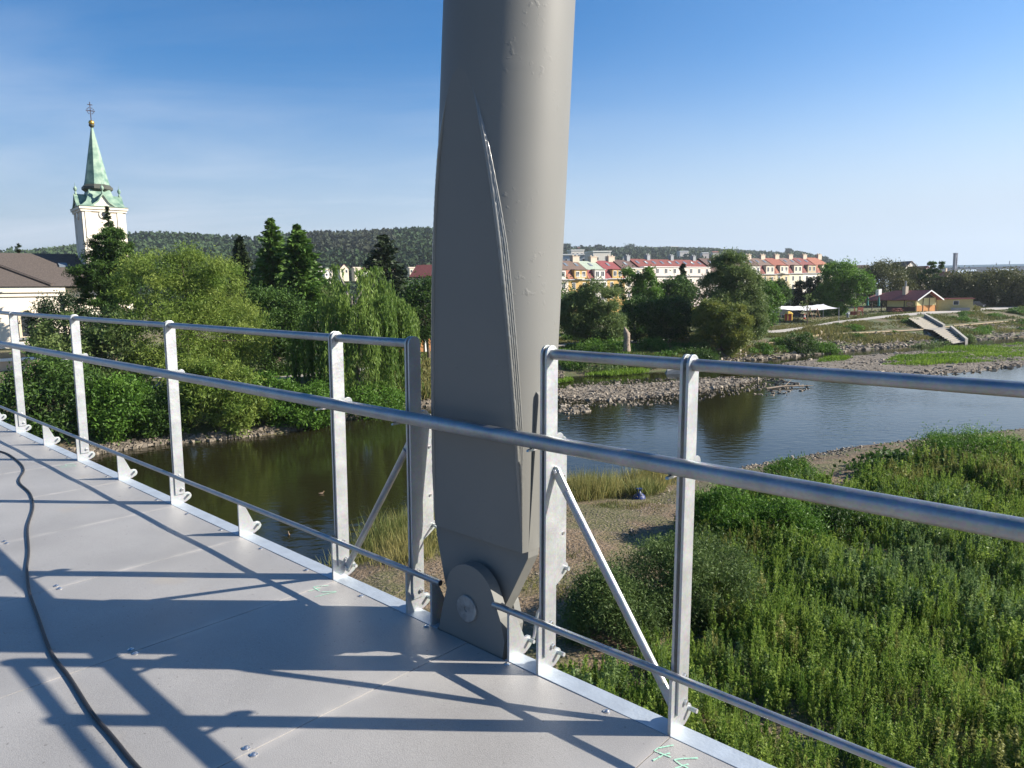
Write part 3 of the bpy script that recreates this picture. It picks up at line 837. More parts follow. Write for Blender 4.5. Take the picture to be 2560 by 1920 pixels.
BARE = [(1180, 1330), (1400, 1290), (1560, 1290), (1700, 1235), (1660, 1300), (1540, 1380), (1460, 1470), (1330, 1620), (1180, 1700), (1050, 1500)]
q = scatter_px(BARE, 1700, 1.2, 44); q[:, 2] = near_z(q) + .06
rocks('bank_gravel', q, rng.uniform(.025, .085, len(q)), M_ROCK, 45, .5, 'small stones strewn over the bare brown ground beyond the railing', 'stones')
# riprap on the far right slope
sl = np.where((US > 1780) & (US < 3000))[0]
k = rng.choice(sl[:-1], 2200); t = rng.uniform(0, 1, (len(k), 1)); wv = rng.beta(.5, .9, (len(k), 1))
q = (pA[k] * (1 - t) + pA[k + 1] * t) * (1 - wv) + (pB[k] * (1 - t) + pB[k + 1] * t) * wv; q[:, 2] += .06
rocks('riprap_stones', q, rng.uniform(.25, .75, len(q)), M_ROCK, 46, .35, 'pale riprap blocks set into the far right bank above the water', 'stones')


# ------------------------------------------------------------------ foliage
def leaves(Pn, Ln, Wd, up=0.0, rg=None, align=None):
    rg = rg or rng; n = len(Pn)
    a = rg.normal(size=(n, 3)); a[:, 2] += up
    if align is not None: a = align + a * .35
    a /= np.linalg.norm(a, axis=1)[:, None]
    b = np.cross(a, rg.normal(size=(n, 3))); b /= np.linalg.norm(b, axis=1)[:, None] + 1e-9
    l = (Ln * rg.uniform(.6, 1.3, n))[:, None] * .5; w = (Wd * rg.uniform(.6, 1.3, n))[:, None] * .5
    return np.stack([Pn - a * l, Pn + b * w - a * l * .1, Pn + a * l, Pn - b * w - a * l * .1], 1)


def clumps(K, n, lobes, sig, seed, flat=.75, shell=(.62, 1.0)):
    """leaf positions in K clusters spread over the lobes' outer volume"""
    r = np.random.default_rng(seed); lob = np.array([[*c, *q] for c, q in lobes]); wgt = (lob[:, 3] * lob[:, 5]); wgt /= wgt.sum()
    li = r.choice(len(lob), K, p=wgt); d = r.normal(size=(K, 3)); d[:, 2] = d[:, 2] * .95 + .12; d /= np.linalg.norm(d, axis=1)[:, None]
    rad = r.uniform(*shell, K) ** .7
    cc = lob[li, :3] + d * rad[:, None] * lob[li, 3:]
    ms = lob[li, 3:].mean(1) * sig * r.uniform(.65, 1.35, K)
    ki = r.integers(0, K, n); off = r.normal(size=(n, 3)) * ms[ki][:, None]; off[:, 2] *= flat
    P = cc[ki] + off
    tint = np.clip(r.beta(1.3, 1.7, K)[ki] * .7 + r.uniform(0, .3, n), 0, 1)
    return P, tint, cc


def limbs(root, h, r0, targets, mat, lean=(0, 0), split=.35):
    m = MB(); top = np.array([lean[0], lean[1], h]); k = 7
    pts = [np.array([0, 0, -.3]) + (top - np.array([0, 0, -.3])) * (i / k) + np.array([math.sin(i * 1.7), math.cos(i * 1.3), 0]) * r0 * .35 * min(i, 1) for i in range(k + 1)]
    m.tube(pts, [r0 * (1.25 if i == 0 else 1 - .75 * i / k) for i in range(k + 1)], 9)
    for tg in targets:
        i = rng.integers(max(1, int(k * split)), k); p0 = pts[i]; tg = np.array(tg); mid = (p0 + tg) / 2 + np.array([0, 0, abs(tg[2] - p0[2]) * .12])
        m.tube([p0, mid, tg], [r0 * (1 - .75 * i / k) * .6, r0 * .26, r0 * .07], 6)
    return m.build('trunk', mat, root, smooth=60)


def tree_root(name, label, cat, u0, u1, D, zb, group=None):
    p = at((u0 + u1) / 2, 800, D); loc = np.array([p[0], p[1], zb]); return thing(name, label, cat, loc, 0, group), loc


def zat(v, u, D): return at(u, v, D)[2]


def broad(name, label, u0, u1, vt, vb, D, zb, mat, n, leaf, seed, K=110, lobes=None, sig=.2, wl=.42, group=None, cat='tree', bark=BARK, up=0.0, flat=.75, shell=(.62, 1.0), depth=.9):
    """broad-leaved tree filling the pixel box u0..u1, vt..vb at distance D"""
    root, loc = tree_root(name, label, cat, u0, u1, D, zb, group); uc = (u0 + u1) / 2
    zt, zl = zat(vt, uc, D) - zb, zat(vb, uc, D) - zb; hw = (u1 - u0) / 2 / F * D * math.sqrt(1 + ((uc - 1280) / F) ** 2)
    cz, rz = (zt + zl) / 2, (zt - zl) / 2
    if lobes is None: lobes = [((0, 0, 0), (1, 1, 1))]
    # lobes are in units of the box: x,z in -1..1
    ca = math.atan2(at(uc, 700, 1)[0], 1.0); ex = np.array([math.cos(ca), -math.sin(ca), 0]); ey = np.array([math.sin(ca), math.cos(ca), 0])
    LB = []
    for (x, y, z), (a, b, c) in lobes:
        LB.append(((0, 0, 0), (a * hw, b * hw * depth, c * rz * .98)));
        LB[-1] = (tuple(ex * x * hw + ey * y * hw + np.array([0, 0, cz + z * rz])), LB[-1][1])
    P, tint, cc = clumps(int(K * 1.5), int(n * 1.3), LB, sig * .78, seed, flat, shell)
    rg = np.random.default_rng(seed + 1)
    quads('crown', leaves(P, leaf, leaf * wl, up, rg), mat, root, tint)
    tg = cc[rg.choice(len(cc), min(9, len(cc)), replace=False)]
    limbs(root, max(cz, zt * .6), max(.08, min(.5, zt * .022)), tg, bark)
    return root


def conifer(name, label, uc, hwpx, vt, D, zb, mat, seed, vb=None, levels=26, per=11, dens=1.0, droop=.28, card=.55, top_sparse=False, group=None, pw=.85, cyl=0.0, cat='tree', cards=26):
    root, loc = tree_root(name, label, cat, uc, uc, D, zb, group); rg = np.random.default_rng(seed)
    zt = zat(vt, uc, D) - zb; zl = (zat(vb, uc, D) - zb) if vb else zt * .12; hw = hwpx / F * D
    Ps = []; Al = []; Tn = []; m = MB()
    m.tube([(0, 0, -.3), (0, 0, zt * .5), (0, 0, zt)], [zt * .016 + .08, zt * .01 + .04, .015], 8)
    nbr = int(levels * per)
    for i in range(nbr):
        t = (max(0, i + rg.uniform(-.5, .5)) / nbr) ** 1.15; t = min(max(t, 0), .995); t = .6 * t + .4 * (math.floor(t * levels) + .5) / levels; z = zl + (zt - zl) * t
        rr = hw * ((1 - t) ** pw * (1 - cyl) + cyl * min(1, (1 - t) * 3.2)) + .12
        a = rg.uniform(0, 6.283); r2 = rr * rg.choice([rg.uniform(.35, .8), rg.uniform(.75, 1.15)]); dv = np.array([math.cos(a), math.sin(a), 0])
        k = max(6, int(cards * dens * (r2 / hw + .2))); q = rg.uniform(.05, 1, k) ** .7; dr = droop * rg.uniform(.5, 1.5)
        pos = dv * (q * r2)[:, None]; pos[:, 2] = z - dr * r2 * q ** 1.5 + (.2 * r2 * np.clip(q - .7, 0, 1))
        sd_ = np.cross(dv, [0, 0, 1.0]); pos = pos + sd_ * (rg.normal(0, .14, k) * r2 * (1.15 - .6 * q))[:, None]; pos[:, 2] += rg.normal(0, .06, k) * r2 - np.abs(rg.normal(0, .05, k)) * hw
        Ps.append(pos); al = np.tile(dv + np.array([0, 0, -dr * .8]), (k, 1)); Al.append(al); Tn.append(np.clip(rg.uniform(.0, .55) + rg.uniform(0, .45, k), 0, 1))
        if i % 14 == 0: m.tube([(0, 0, z), tuple(dv * r2 * .7 + np.array([0, 0, z - dr * r2 * .4]))], [.05, .012], 5)
    P = np.concatenate(Ps); m.build('trunk', BARK, root, smooth=60)
    quads('crown', leaves(P, card, card * .42, 0, rg, np.concatenate(Al) * 1.1), mat, root, np.concatenate(Tn))
    return root


def weeping(name, label, u0, u1, vt, vb, D, zb, mat, seed, ns_=620, per=46):
    root, loc = tree_root(name, label, 'tree', u0, u1, D, zb); rg = np.random.default_rng(seed); uc = (u0 + u1) / 2
    zt, zl = zat(vt, uc, D) - zb, zat(vb, uc, D) - zb; hw = (u1 - u0) / 2 / F * D * 1.05
    Ps = []; Al = []; Tn = []; K = 46
    ang = rg.uniform(0, 6.28, K); rad = rg.uniform(.15, 1, K) ** .6 * hw * .92
    hub = np.stack([np.cos(ang) * rad, np.sin(ang) * rad * .85, zl + (zt - zl) * (1 - .42 * (rad / hw) ** 2.2) * rg.uniform(.74, 1.02, K)], 1)
    kt = rg.uniform(0, .6, K)
    for _ in range(ns_):
        k = rg.integers(0, K); p = hub[k] + rg.normal(0, 1, 3) * np.array([.058, .058, .03]) * hw
        ln = (p[2] - zl) * rg.uniform(.42, 1.04); q = np.sort(rg.uniform(0, 1, per)); o_ = np.array([p[0], p[1], 0]); o_ /= np.linalg.norm(o_) + 1e-6
        arc_ = np.clip(q * 5, 0, 1); pos = p + o_ * (arc_ * hw * .10)[:, None]; pos[:, 2] += (np.sin(arc_ * 3.14) * .02 * hw) - ln * np.clip(q - .08, 0, 1)
        pos[:, :2] += rg.normal(0, .055, (per, 2)); sw = rg.normal(0, .05, 2); pos[:, :2] += sw * (q * ln)[:, None] * .6
        Ps.append(pos); Al.append(np.tile([0, 0, -1.0], (per, 1))); Tn.append(np.clip(kt[k] + rg.uniform(0, .4, per), 0, 1))
    P = np.concatenate(Ps)
    quads('crown', leaves(P, .46, .085, 0, rg, np.concatenate(Al)), mat, root, np.concatenate(Tn))
    limbs(root, zt * .75, .42, [h * np.array([.95, .95, .97]) for h in hub[:16]], BARKG, split=.3)
    return root


def ground_z(u, D):
    ks = [np.interp(u, US, q[:, 1]) for q in (pA, pB, pC, pD, pE, pF, pG, pH)]
    zs_ = [np.interp(u, US, q[:, 2]) for q in (pA, pB, pC, pD, pE, pF, pG, pH)]
    return float(np.interp(D, ks, zs_))


def BT(name, label, u0, u1, vt, vb, D, mat, n, leaf, seed, **k):
    return broad(name, label, u0, u1, vt, vb, D, ground_z((u0 + u1) / 2, D), mat, n, leaf, seed, **k)


# ---- left bank
BT('pine_tree', 'dark pine with open ragged crown standing in front of the church tower', 204, 348, 558, 830, 72, F_DARK, 34000, .34, 101, K=90, sig=.22, wl=.3, flat=.55,
   lobes=[((.15, 0, .1), (.75, .6, .55)), ((.2, 0, .62), (.55, .5, .36)), ((-.35, 0, .1), (.62, .6, .3)), ((.35, 0, .05), (.6, .6, .4)), ((-.45, 0, -.35), (.5, .5, .22)), ((.3, 0, -.5), (.6, .6, .4))])
conifer('spruce_tree', 'thin brownish spruce top rising behind the pine beside the church tower', 292, 52, 512, 90, ground_z(292, 90), F_CON, 102, levels=26, per=10, droop=.16, card=.6, pw=.95, cards=26)
WL = [((-.45, 0, .5), (.5, .6, .42)), ((.0, 0, .48), (.42, .6, .5)), ((.42, 0, .45), (.5, .6, .46)), ((-.2, -.2, -.1), (.75, .8, .55)), ((.4, -.1, -.15), (.6, .8, .6)), ((-.05, -.2, -.6), (.7, .7, .4)), ((.55, -.1, -.6), (.45, .6, .4))]
BT('willow_tree', 'big yellow green willow, the largest tree on the left bank', 318, 628, 616, 1010, 59, F_WIL, 62000, .29, 103, K=190, lobes=WL, sig=.19, wl=.24, up=.5)
BT('willow_tree', 'lower willow boughs hanging to the water below the biggest willow', 418, 640, 880, 1106, 49.6, F_WIL, 20000, .30, 104, K=80, sig=.2, wl=.26, up=-.3, lobes=[((-.3, 0, .2), (.6, .6, .7)), ((.4, 0, -.1), (.6, .7, .75))])
BT('riverside_shrub', 'mid green shrub overhanging the river left of the second tall post from the column', 590, 830, 925, 1094, 52.6, F_MID, 20000, .26, 105, K=80, sig=.2, cat='shrub', lobes=[((-.35, 0, .1), (.6, .6, .8)), ((.35, 0, -.2), (.62, .7, .75))])
BT('riverside_tree', 'olive green tree below the church wall, left of the biggest willow', 118, 335, 765, 1020, 55, F_OLIVE, 22000, .28, 106, K=90, sig=.19, lobes=[((-.4, 0, .2), (.6, .6, .7)), ((.4, 0, .1), (.6, .6, .85)), ((0, 0, -.5), (.8, .7, .5))])
BT('riverside_tree', 'dark leafy tree at the far left edge above the river path', 10, 215, 895, 1150, 47.5, F_DARK, 18000, .27, 107, K=80, sig=.2)
BT('riverside_tree', 'bright green tree hanging over the water between the second and third left posts', 205, 345, 940, 1128, 47.5, F_MID, 16000, .25, 108, K=60, sig=.2)
BT('riverside_tree', 'dark green tree with a slanting stem close above the brown shore stones', 320, 440, 975, 1108, 48.6, F_DARK, 11000, .24, 109, K=46, sig=.22)
BT('hedge_bush', 'dark rounded bush against the white church wall', 100, 238, 738, 890, 84, F_THU, 11000, .32, 110, K=60, sig=.2, cat='bush')
BT('hedge_bush', 'clipped dark bush at the foot of the church wall near the peach wall', 78, 150, 835, 930, 78, F_DARK, 6000, .3, 111, K=40, sig=.22, cat='bush')
conifer('spruce_tree', 'dark slender spruce left of the two bright pines', 612, 58, 588, 84, ground_z(612, 84), F_CON, 112, levels=26, per=14, droop=.4, card=.66, vb=800, cards=40, pw=.75)
conifer('pine_tree', 'bright green pine, left one of the tall pair', 690, 56, 543, 79, ground_z(688, 79), F_PINE, 113, levels=20, per=15, droop=.05, card=.66, vb=830, cyl=.3, pw=.62, cards=46)
conifer('pine_tree', 'bright green pine, right one of the tall pair', 756, 66, 558, 77, ground_z(750, 77), F_PINE, 114, levels=20, per=15, droop=.04, card=.66, vb=800, cyl=.35, pw=.6, cards=48)
BT('round_tree', 'dark round tree below the two bright pines', 590, 775, 712, 1010, 68, F_DARK, 26000, .30, 115, K=100, sig=.19, lobes=[((0, 0, .45), (.75, .75, .55)), ((-.3, 0, -.2), (.7, .7, .6)), ((.35, 0, -.4), (.65, .7, .6))])
BT('round_tree', 'small mid green tree between the pine pair and the weeping willow', 730, 850, 690, 800, 88, F_OLIVE, 9000, .3, 116, K=50, sig=.2)
weeping('weeping_willow', 'weeping willow with long hanging curtains of leaves left of the steel column', 742, 1026, 660, 1032, 61, ground_z(880, 63), F_WEEP, 117, 900, 48)
conifer('spruce_tree', 'broad dark conifer standing behind the weeping willow', 968, 80, 582, 104, ground_z(968, 104), F_CON, 118, levels=14, per=15, droop=.12, card=.8, pw=.6, cards=36, vb=760)
BT('round_tree', 'dark tree close to the left edge of the steel column', 1005, 1130, 690, 868, 80, F_DARK, 14000, .3, 119, K=70, sig=.2)
conifer('spruce_tree', 'small spruce peeking over the church roof at the far left', 66, 26, 606, 125, 5.0, F_CON, 120, levels=14, per=8, droop=.2, card=.7)
BT('round_tree', 'tree behind the pine pair with houses showing beside it', 540, 640, 700, 900, 90, F_DARK, 10000, .34, 121, K=50, sig=.22)
BT('riverside_shrub', 'grassy shrub at the waterline under the weeping willow', 800, 1010, 965, 1050, 58, F_MID, 9000, .22, 122, K=50, sig=.22, cat='shrub', up=.6)

# ---- woodland that the column hides from here
r_ = np.random.default_rng(94); wp_ = np.array([at(u, 800, D_) for u, D_ in zip(r_.uniform(1120, 1390, 26), r_.uniform(92, 135, 26))]); wh_ = r_.uniform(7, 12, 26); wk_ = r_.integers(0, 26, 42000)
wo_ = r_.normal(size=(42000, 3)); wo_ /= np.linalg.norm(wo_, axis=1)[:, None]; wo_ *= r_.uniform(.45, 1, (42000, 1)); wq_ = np.stack([wp_[wk_, 0] + wo_[:, 0] * wh_[wk_] * .42, wp_[wk_, 1] + wo_[:, 1] * wh_[wk_] * .42, 2.2 + wh_[wk_] * (.52 + .5 * wo_[:, 2])], 1)
wq_ += (snoise(wq_, .9, 31) * .5)[:, None]
o = quads('riverside_wood', leaves(wq_, .48, .2, 0, r_), F_DARK, None, np.clip(r_.uniform(0, .6, 26)[wk_] + r_.uniform(0, .4, 42000), 0, 1)); tag(o, 'dark riverside woodland behind the steel column', 'wood', kind='stuff')

# ---- far right bank
BT('olive_willow', 'grey green willow just right of the steel column', 1392, 1562, 700, 868, 99, F_OLIVE, 34000, .42, 131, K=120, sig=.19, wl=.3, up=.3, lobes=[((.2, 0, .35), (.62, .7, .6)), ((-.4, 0, 0), (.6, .7, .7)), ((.3, 0, -.35), (.65, .7, .6))])
BT('ash_tree', 'bright green tree in front of the yellow house and white houses', 1532, 1655, 652, 830, 124, F_MID, 17000, .46, 132, K=90, sig=.17, lobes=[((-.25, 0, .1), (.55, .6, .8)), ((.4, 0, .25), (.5, .6, .6)), ((0, 0, -.5), (.8, .7, .5))])
BT('dark_hedge_tree', 'dense dark tree mass above the footpath in the middle of the far bank', 1545, 1735, 742, 858, 106, F_DARK, 24000, .42, 133, K=110, sig=.2, lobes=[((-.4, 0, 0), (.6, .6, .9)), ((.35, 0, 0), (.65, .6, .9))])
conifer('spruce_tree', 'dark spruce in front of the long red roof', 1706, 34, 658, 134, ground_z(1706, 134), F_CON, 134, levels=18, per=14, droop=.3, card=.85, vb=800, cards=34, pw=.7)
BT('dark_tree', 'dark tree left of the spruce below the long red roof', 1640, 1735, 695, 800, 130, F_DARK, 12000, .46, 135, K=60, sig=.2)
BT('riverside_willow', 'tallest willow on the far bank, reaching above the red roofs', 1742, 1912, 632, 865, 103, F_OLIVE, 60000, .42, 136, K=210, sig=.2, wl=.28, up=.2,
   lobes=[((-.05, 0, .62), (.55, .6, .4)), ((.3, 0, .3), (.5, .6, .35)), ((-.35, 0, .2), (.55, .6, .4)), ((.45, 0, -.15), (.5, .6, .4)), ((-.1, -.2, -.3), (.75, .7, .5)), ((.5, 0, -.6), (.5, .6, .35)), ((-.3, 0, -.7), (.6, .6, .3))])
BT('riverside_willow', 'lower willow with yellowing patches in front of the tallest one', 1728, 1880, 738, 892, 96, F_YOL, 24000, .38, 137, K=90, sig=.18, wl=.3, lobes=[((-.3, 0, .3), (.55, .6, .6)), ((.3, 0, .0), (.6, .6, .7)), ((-.1, 0, -.5), (.8, .6, .5))])
BT('leafy_tree', 'fresh green tree right of the tallest far bank willow', 1872, 1945, 705, 818, 126, F_MID, 11000, .46, 138, K=60, sig=.2)
BT('street_tree', 'dark round street tree before the tan houses', 1922, 1968, 700, 768, 160, F_DARK, 5000, .5, 139, K=36, sig=.24)
for i, (a, b, t, lab) in enumerate([(1983, 2014, 698, 'left column of the dark thuja row behind the white sail canopy'), (2008, 2036, 694, 'middle column of the dark thuja row behind the white sail canopy'), (2030, 2058, 690, 'right column of the dark thuja row, beside the bright green tree')]):
    BT('thuja_tree', lab, a, b, t, 785, 172, F_THU, 5000, .5, 140 + i, K=46, sig=.24, group='thuja row', lobes=[((0, 0, .35), (.75, .8, .6)), ((0, 0, -.35), (1, 1, .6))])
BT('bright_tree', 'big bright green tree between the thujas and the brown green trees', 2045, 2162, 652, 792, 166, F_BRI, 24000, .52, 145, K=110, sig=.19, lobes=[((-.1, 0, .3), (.75, .8, .65)), ((.4, 0, 0), (.6, .7, .7)), ((-.3, 0, -.4), (.7, .7, .6))])
BT('chestnut_tree', 'brownish green tree left of the pub roof chimney', 2148, 2258, 654, 772, 215, F_BRN, 16000, .62, 146, K=90, sig=.2)
BT('chestnut_tree', 'brownish green tree behind the pub roof ridge', 2238, 2325, 672, 765, 222, F_BRN, 11000, .62, 147, K=70, sig=.2)
BT('park_pine', 'dark ragged pine behind the pub gable', 2298, 2358, 646, 765, 205, F_DARK, 11000, .6, 148, K=44, sig=.22, flat=.55, lobes=[((.1, 0, .65), (.45, .5, .3)), ((-.3, 0, .25), (.6, .6, .3)), ((.3, 0, -.1), (.6, .6, .35)), ((0, 0, -.6), (.5, .5, .35))])
BT('chestnut_tree', 'dark brownish tree above the yellow shed', 2345, 2462, 682, 775, 200, F_BRN, 16000, .6, 149, K=90, sig=.2)
BT('chestnut_tree', 'wide brownish tree right of the shed', 2452, 2556, 676, 772, 196, F_BRN, 15000, .6, 150, K=90, sig=.2)
BT('chestnut_tree', 'brownish tree cut by the right edge of the view', 2535, 2660, 688, 772, 192, F_BRN, 14000, .6, 151, K=80, sig=.2)
BT('young_tree', 'thin young tree planted in front of the white sail canopy', 2002, 2034, 728, 775, 138, F_OLIVE, 130, .4, 152, K=16, sig=.24)
for a, b, t, q, D, mt, lab in [
    (1964, 2040, 832, 892, 104, F_DARK, 'dark dense bush below the concrete slab on the far bank'),
    (2022, 2090, 858, 893, 106, F_MID, 'light green bush at the waterline right of the dark dense bush'),
    (2284, 2350, 862, 912, 112, F_OLIVE, 'left half of the bush pair on the gravel island'),
    (2330, 2392, 852, 905, 115, F_OLIVE, 'right half of the bush pair on the gravel island'),
    (2396, 2432, 836, 866, 121, F_OLIVE, 'small bush at the foot of the river steps'),
    (1422, 1560, 893, 940, 86, F_OLIVE, 'low bush at the waterline right of the steel column'),
    (1545, 1650, 888, 935, 88, F_DARK, 'low dark bush at the waterline under the hanging willow'),
    (1600, 1662, 848, 884, 97, F_MID, 'small upright bush beside the bleached tree stump'),
    (1440, 1570, 853, 890, 93, F_MID, 'reedy bush in front of the bleached tree stump'),
    (1700, 1790, 872, 915, 92, F_DARK, 'dark bush under the yellowing willow'),
    (2128, 2152, 793, 815, 150, F_BANK, 'small dry bush between the path and the pub terrace'),
    (2405, 2440, 764, 780, 172, F_BANK, 'low bush on the verge before the shed')]:
    BT('bank_bush', lab, a, b, t, q, D, mt, 4200, .3, int(a + t), K=36, sig=.24, cat='bush', up=.4)

# ---- grass and weeds that nobody could count
def grass(name, P, h, w, mat, seed, label, tint_sc=.2, blades=5, spread=.35):
    r = np.random.default_rng(seed); n = len(P); h = np.broadcast_to(h, (n,))
    P2 = np.repeat(P, blades, 0); h2 = np.repeat(h, blades) * r.uniform(.45, 1.1, n * blades)
    P2 = P2 + np.stack([r.normal(0, spread, n * blades) * h2, r.normal(0, spread, n * blades) * h2, np.zeros(n * blades)], 1)
    a = r.normal(size=(n * blades, 3)) * .3; a[:, 2] = 1; a /= np.linalg.norm(a, axis=1)[:, None]
    b = np.cross(a, r.normal(size=(n * blades, 3))); b /= np.linalg.norm(b, axis=1)[:, None]
    ww = (np.broadcast_to(w, (n,)).repeat(blades) * r.uniform(.6, 1.3, n * blades))[:, None] * .5; ht = h2[:, None]
    V4 = np.stack([P2 - b * ww * .5, P2 + a * ht * .45 - b * ww, P2 + a * ht, P2 + a * ht * .45 + b * ww], 1)
    t = np.clip(.45 + .4 * snoise(P2[:, :2], tint_sc, seed + 3) + r.normal(0, .16, n * blades), 0, 1)
    o = quads(name, V4, mat, None, t); tag(o, label, 'grass', kind='stuff'); return o


def strip(Pa, Pb, u0, u1, n, seed, lo=0.0, hi=1.0):
    r = np.random.default_rng(seed); idx = np.where((US >= u0) & (US <= u1))[0][:-1]
    k = r.choice(idx, n); t = r.uniform(0, 1, (n, 1)); w = r.uniform(lo, hi, (n, 1))
    return (Pa[k] * (1 - t) + Pa[k + 1] * t) * (1 - w) + (Pb[k] * (1 - t) + Pb[k + 1] * t) * w


g1 = np.concatenate([strip(pA, pB, 1390, 3000, 7000, 51, .25, .97), strip(pB, pC, 1390, 3000, 15000, 52, .18, .97), strip(pB, pC, 940, 1390, 2500, 53), strip(pA, pB, 940, 1390, 1500, 54, .4, 1)])
keep = snoise(g1[:, :2], .16, 5) > -.45
g1 = g1[keep]; hh = np.clip(.5 + .65 * snoise(g1[:, :2], .16, 8), .1, 1.3)
pg = px(g1); stair_zone = inpoly(pg, [(2268, 790), (2325, 787), (2425, 850), (2400, 872), (2370, 868)])
g1, hh = g1[~stair_zone], hh[~stair_zone]
grass('bank_grass', g1, hh, .14, F_BANK, 61, 'rough green and brown grass covering the far river bank', .14)
g2 = np.concatenate([strip(pD, pE, 900, 3000, 9000, 55, .03, 1), strip(pE, pF, 900, 3000, 5000, 56, 0, .5)])
grass('park_grass', g2, .22, .14, F_BANK, 62, 'short worn park grass behind the concrete path', .1)
g3 = scatter_px([(2205, 912), (2215, 900), (2260, 886), (2350, 874), (2420, 864), (2560, 858), (2740, 848), (2740, 892), (2560, 901), (2400, 909), (2300, 915)], 5200, .15, 57)
g4 = scatter_px([(2042, 904), (2080, 891), (2125, 893), (2112, 906), (2062, 910)], 500, .12, 58)
g5 = scatter_px([(1460, 940), (1500, 926), (1600, 922), (1620, 932), (1540, 940)], 500, .1, 59)
g6 = scatter_px([(1396, 952), (1425, 945), (1432, 953), (1400, 958)], 120, .08, 60)
g3 = np.concatenate([g3, g4, g5, g6])
grass('lush_grass', g3, np.clip(.45 + .5 * snoise(g3[:, :2], .35, 7), .08, 1.0), .13, F_LUSH, 63, 'lush light green water grass on the gravel islands', .5, spread=.5)

# scrub on the far slope: low leafy mounds
r_ = np.random.default_rng(90); sc_p = np.concatenate([strip(pA, pB, 1395, 2700, 60, 91, .3, 1), strip(pB, pC, 1395, 2700, 170, 92, .2, .95), strip(pD, pE, 1395, 1700, 14, 93)])
sc_p = sc_p[~inpoly(px(sc_p), [(2255, 785), (2335, 780), (2440, 850), (2400, 880), (2350, 870)])]; sc_p = sc_p[(snoise(sc_p[:, :2], .1, 14) > -.15) | (px(sc_p)[:, 0] < 1760)]
rs_ = r_.uniform(.5, 1.5, len(sc_p)); ki_ = r_.choice(len(sc_p), 60000, p=rs_ ** 2 / (rs_ ** 2).sum()); of_ = r_.normal(size=(60000, 3)); of_ /= np.linalg.norm(of_, axis=1)[:, None]; of_ *= r_.uniform(.35, 1, (60000, 1)) * rs_[ki_][:, None]; of_[:, 2] = np.abs(of_[:, 2]) * .75; of_[:, :2] *= 1.25
SQ = sc_p[ki_] + of_ + snoise(sc_p[ki_] + of_, 1.6, 15)[:, None] * .18
o = quads('bank_scrub', leaves(SQ, .34, .14, .4, r_), F_MID, None, np.clip(r_.uniform(0, .6, len(sc_p))[ki_] + r_.uniform(0, .4, 60000) - .1, 0, 1)); tag(o, 'low leafy scrub in mounds over the far river slope', 'scrub', kind='stuff')

# the near bank, seen through the right hand railing
WEEDS = [(1760, 1620), (1720, 1480), (1690, 1350), (1740, 1275), (1850, 1240), (1900, 1228), (2000, 1208), (2120, 1248), (2200, 1205), (2320, 1185), (2560, 1135), (3100, 1090), (3300, 2600), (900, 2600), (1190, 1860), (1330, 1760), (1520, 1700)]
r_ = np.random.default_rng(71)
cc_ = np.stack([r_.uniform(-3, 34, 15000), r_.uniform(5, 38, 15000)], 1); cc_ = cc_[r_.uniform(0, 1, len(cc_)) < np.interp(cc_[:, 1], [5, 14, 24, 38], [1, 1, .75, .5])]
cz_ = np.concatenate([cc_, np.zeros((len(cc_), 1))], 1); cz_[:, 2] = near_z(cz_); pp = px(cz_)
jit = pp + np.stack([snoise(cz_[:, :2], .8, 1) * 28, snoise(cz_[:, :2], .8, 2) * 22], 1)
okk = inpoly(jit, WEEDS) & (pp[:, 0] > 1000) & (pp[:, 0] < 2760) & (pp[:, 1] < 2050); CL = cz_[okk]
hn = .55 * snoise(CL[:, :2], .42, 81) + .45 * snoise(CL[:, :2], 1.2, 82) + r_.normal(0, .22, len(CL)); CL, hn = CL[hn > -.85], hn[hn > -.85]
CH_ = np.clip(.80 + .50 * hn, .25, 1.7); CT = r_.uniform(0, 1, len(CL)); sp1 = snoise(CL[:, :2], .38, 84) + r_.normal(0, .35, len(CL)); kind = np.where(sp1 > .62, 2, np.where(sp1 < -.38, 1, 0))
npl = r_.integers(6, 13, len(CL)); ci = np.repeat(np.arange(len(CL)), npl); n1 = len(ci); cr = np.abs(r_.normal(0, 1, n1)); ca_ = r_.uniform(0, 6.28, n1)
sg = (.13 + .11 * CH_[ci]); WP = CL[ci].copy(); WP[:, 0] += np.cos(ca_) * cr * sg; WP[:, 1] += np.sin(ca_) * cr * sg
WH = CH_[ci] * np.clip(1.08 - .28 * cr, .35, 1.1) * r_.uniform(.75, 1.15, n1); lean = np.stack([np.cos(ca_), np.sin(ca_)], 1) * (cr * .10)[:, None] + r_.normal(0, .07, (n1, 2)); WK = kind[ci]; WT = CT[ci]
per = np.clip((WH * np.interp(WP[:, 1], [10, 30], [104, 60])).astype(int), 12, 150); pi_ = np.repeat(np.arange(n1), per); nl = len(pi_)
t = r_.uniform(.06, 1, nl) ** .75; ang = r_.uniform(0, 6.28, nl)
habit = r_.choice([0, 0, 1, 2], len(CL))[ci]; wd_ = np.array([1.0, 1.7, .75])[habit]; upf = np.array([.45, .05, 1.1])[habit]; asp = np.array([.34, .55, .22])[habit]
rad = (1.02 - t * .95) * (.045 + .10 * WH[pi_]) * wd_[pi_] * r_.uniform(.2, 1.1, nl)
Pn = WP[pi_].copy(); Pn[:, 0] += lean[pi_, 0] * t * WH[pi_] + np.cos(ang) * rad; Pn[:, 1] += lean[pi_, 1] * t * WH[pi_] + np.sin(ang) * rad; Pn[:, 2] += t * WH[pi_] - .10 * rad
al = np.stack([np.cos(ang) * .75, np.sin(ang) * .75, upf[pi_] + .8 * t * (upf[pi_] > .2)], 1)
Ls = (.027 + .0021 * WP[pi_, 1]) * r_.choice([.8, 1.0, 1.5], n1)[pi_]
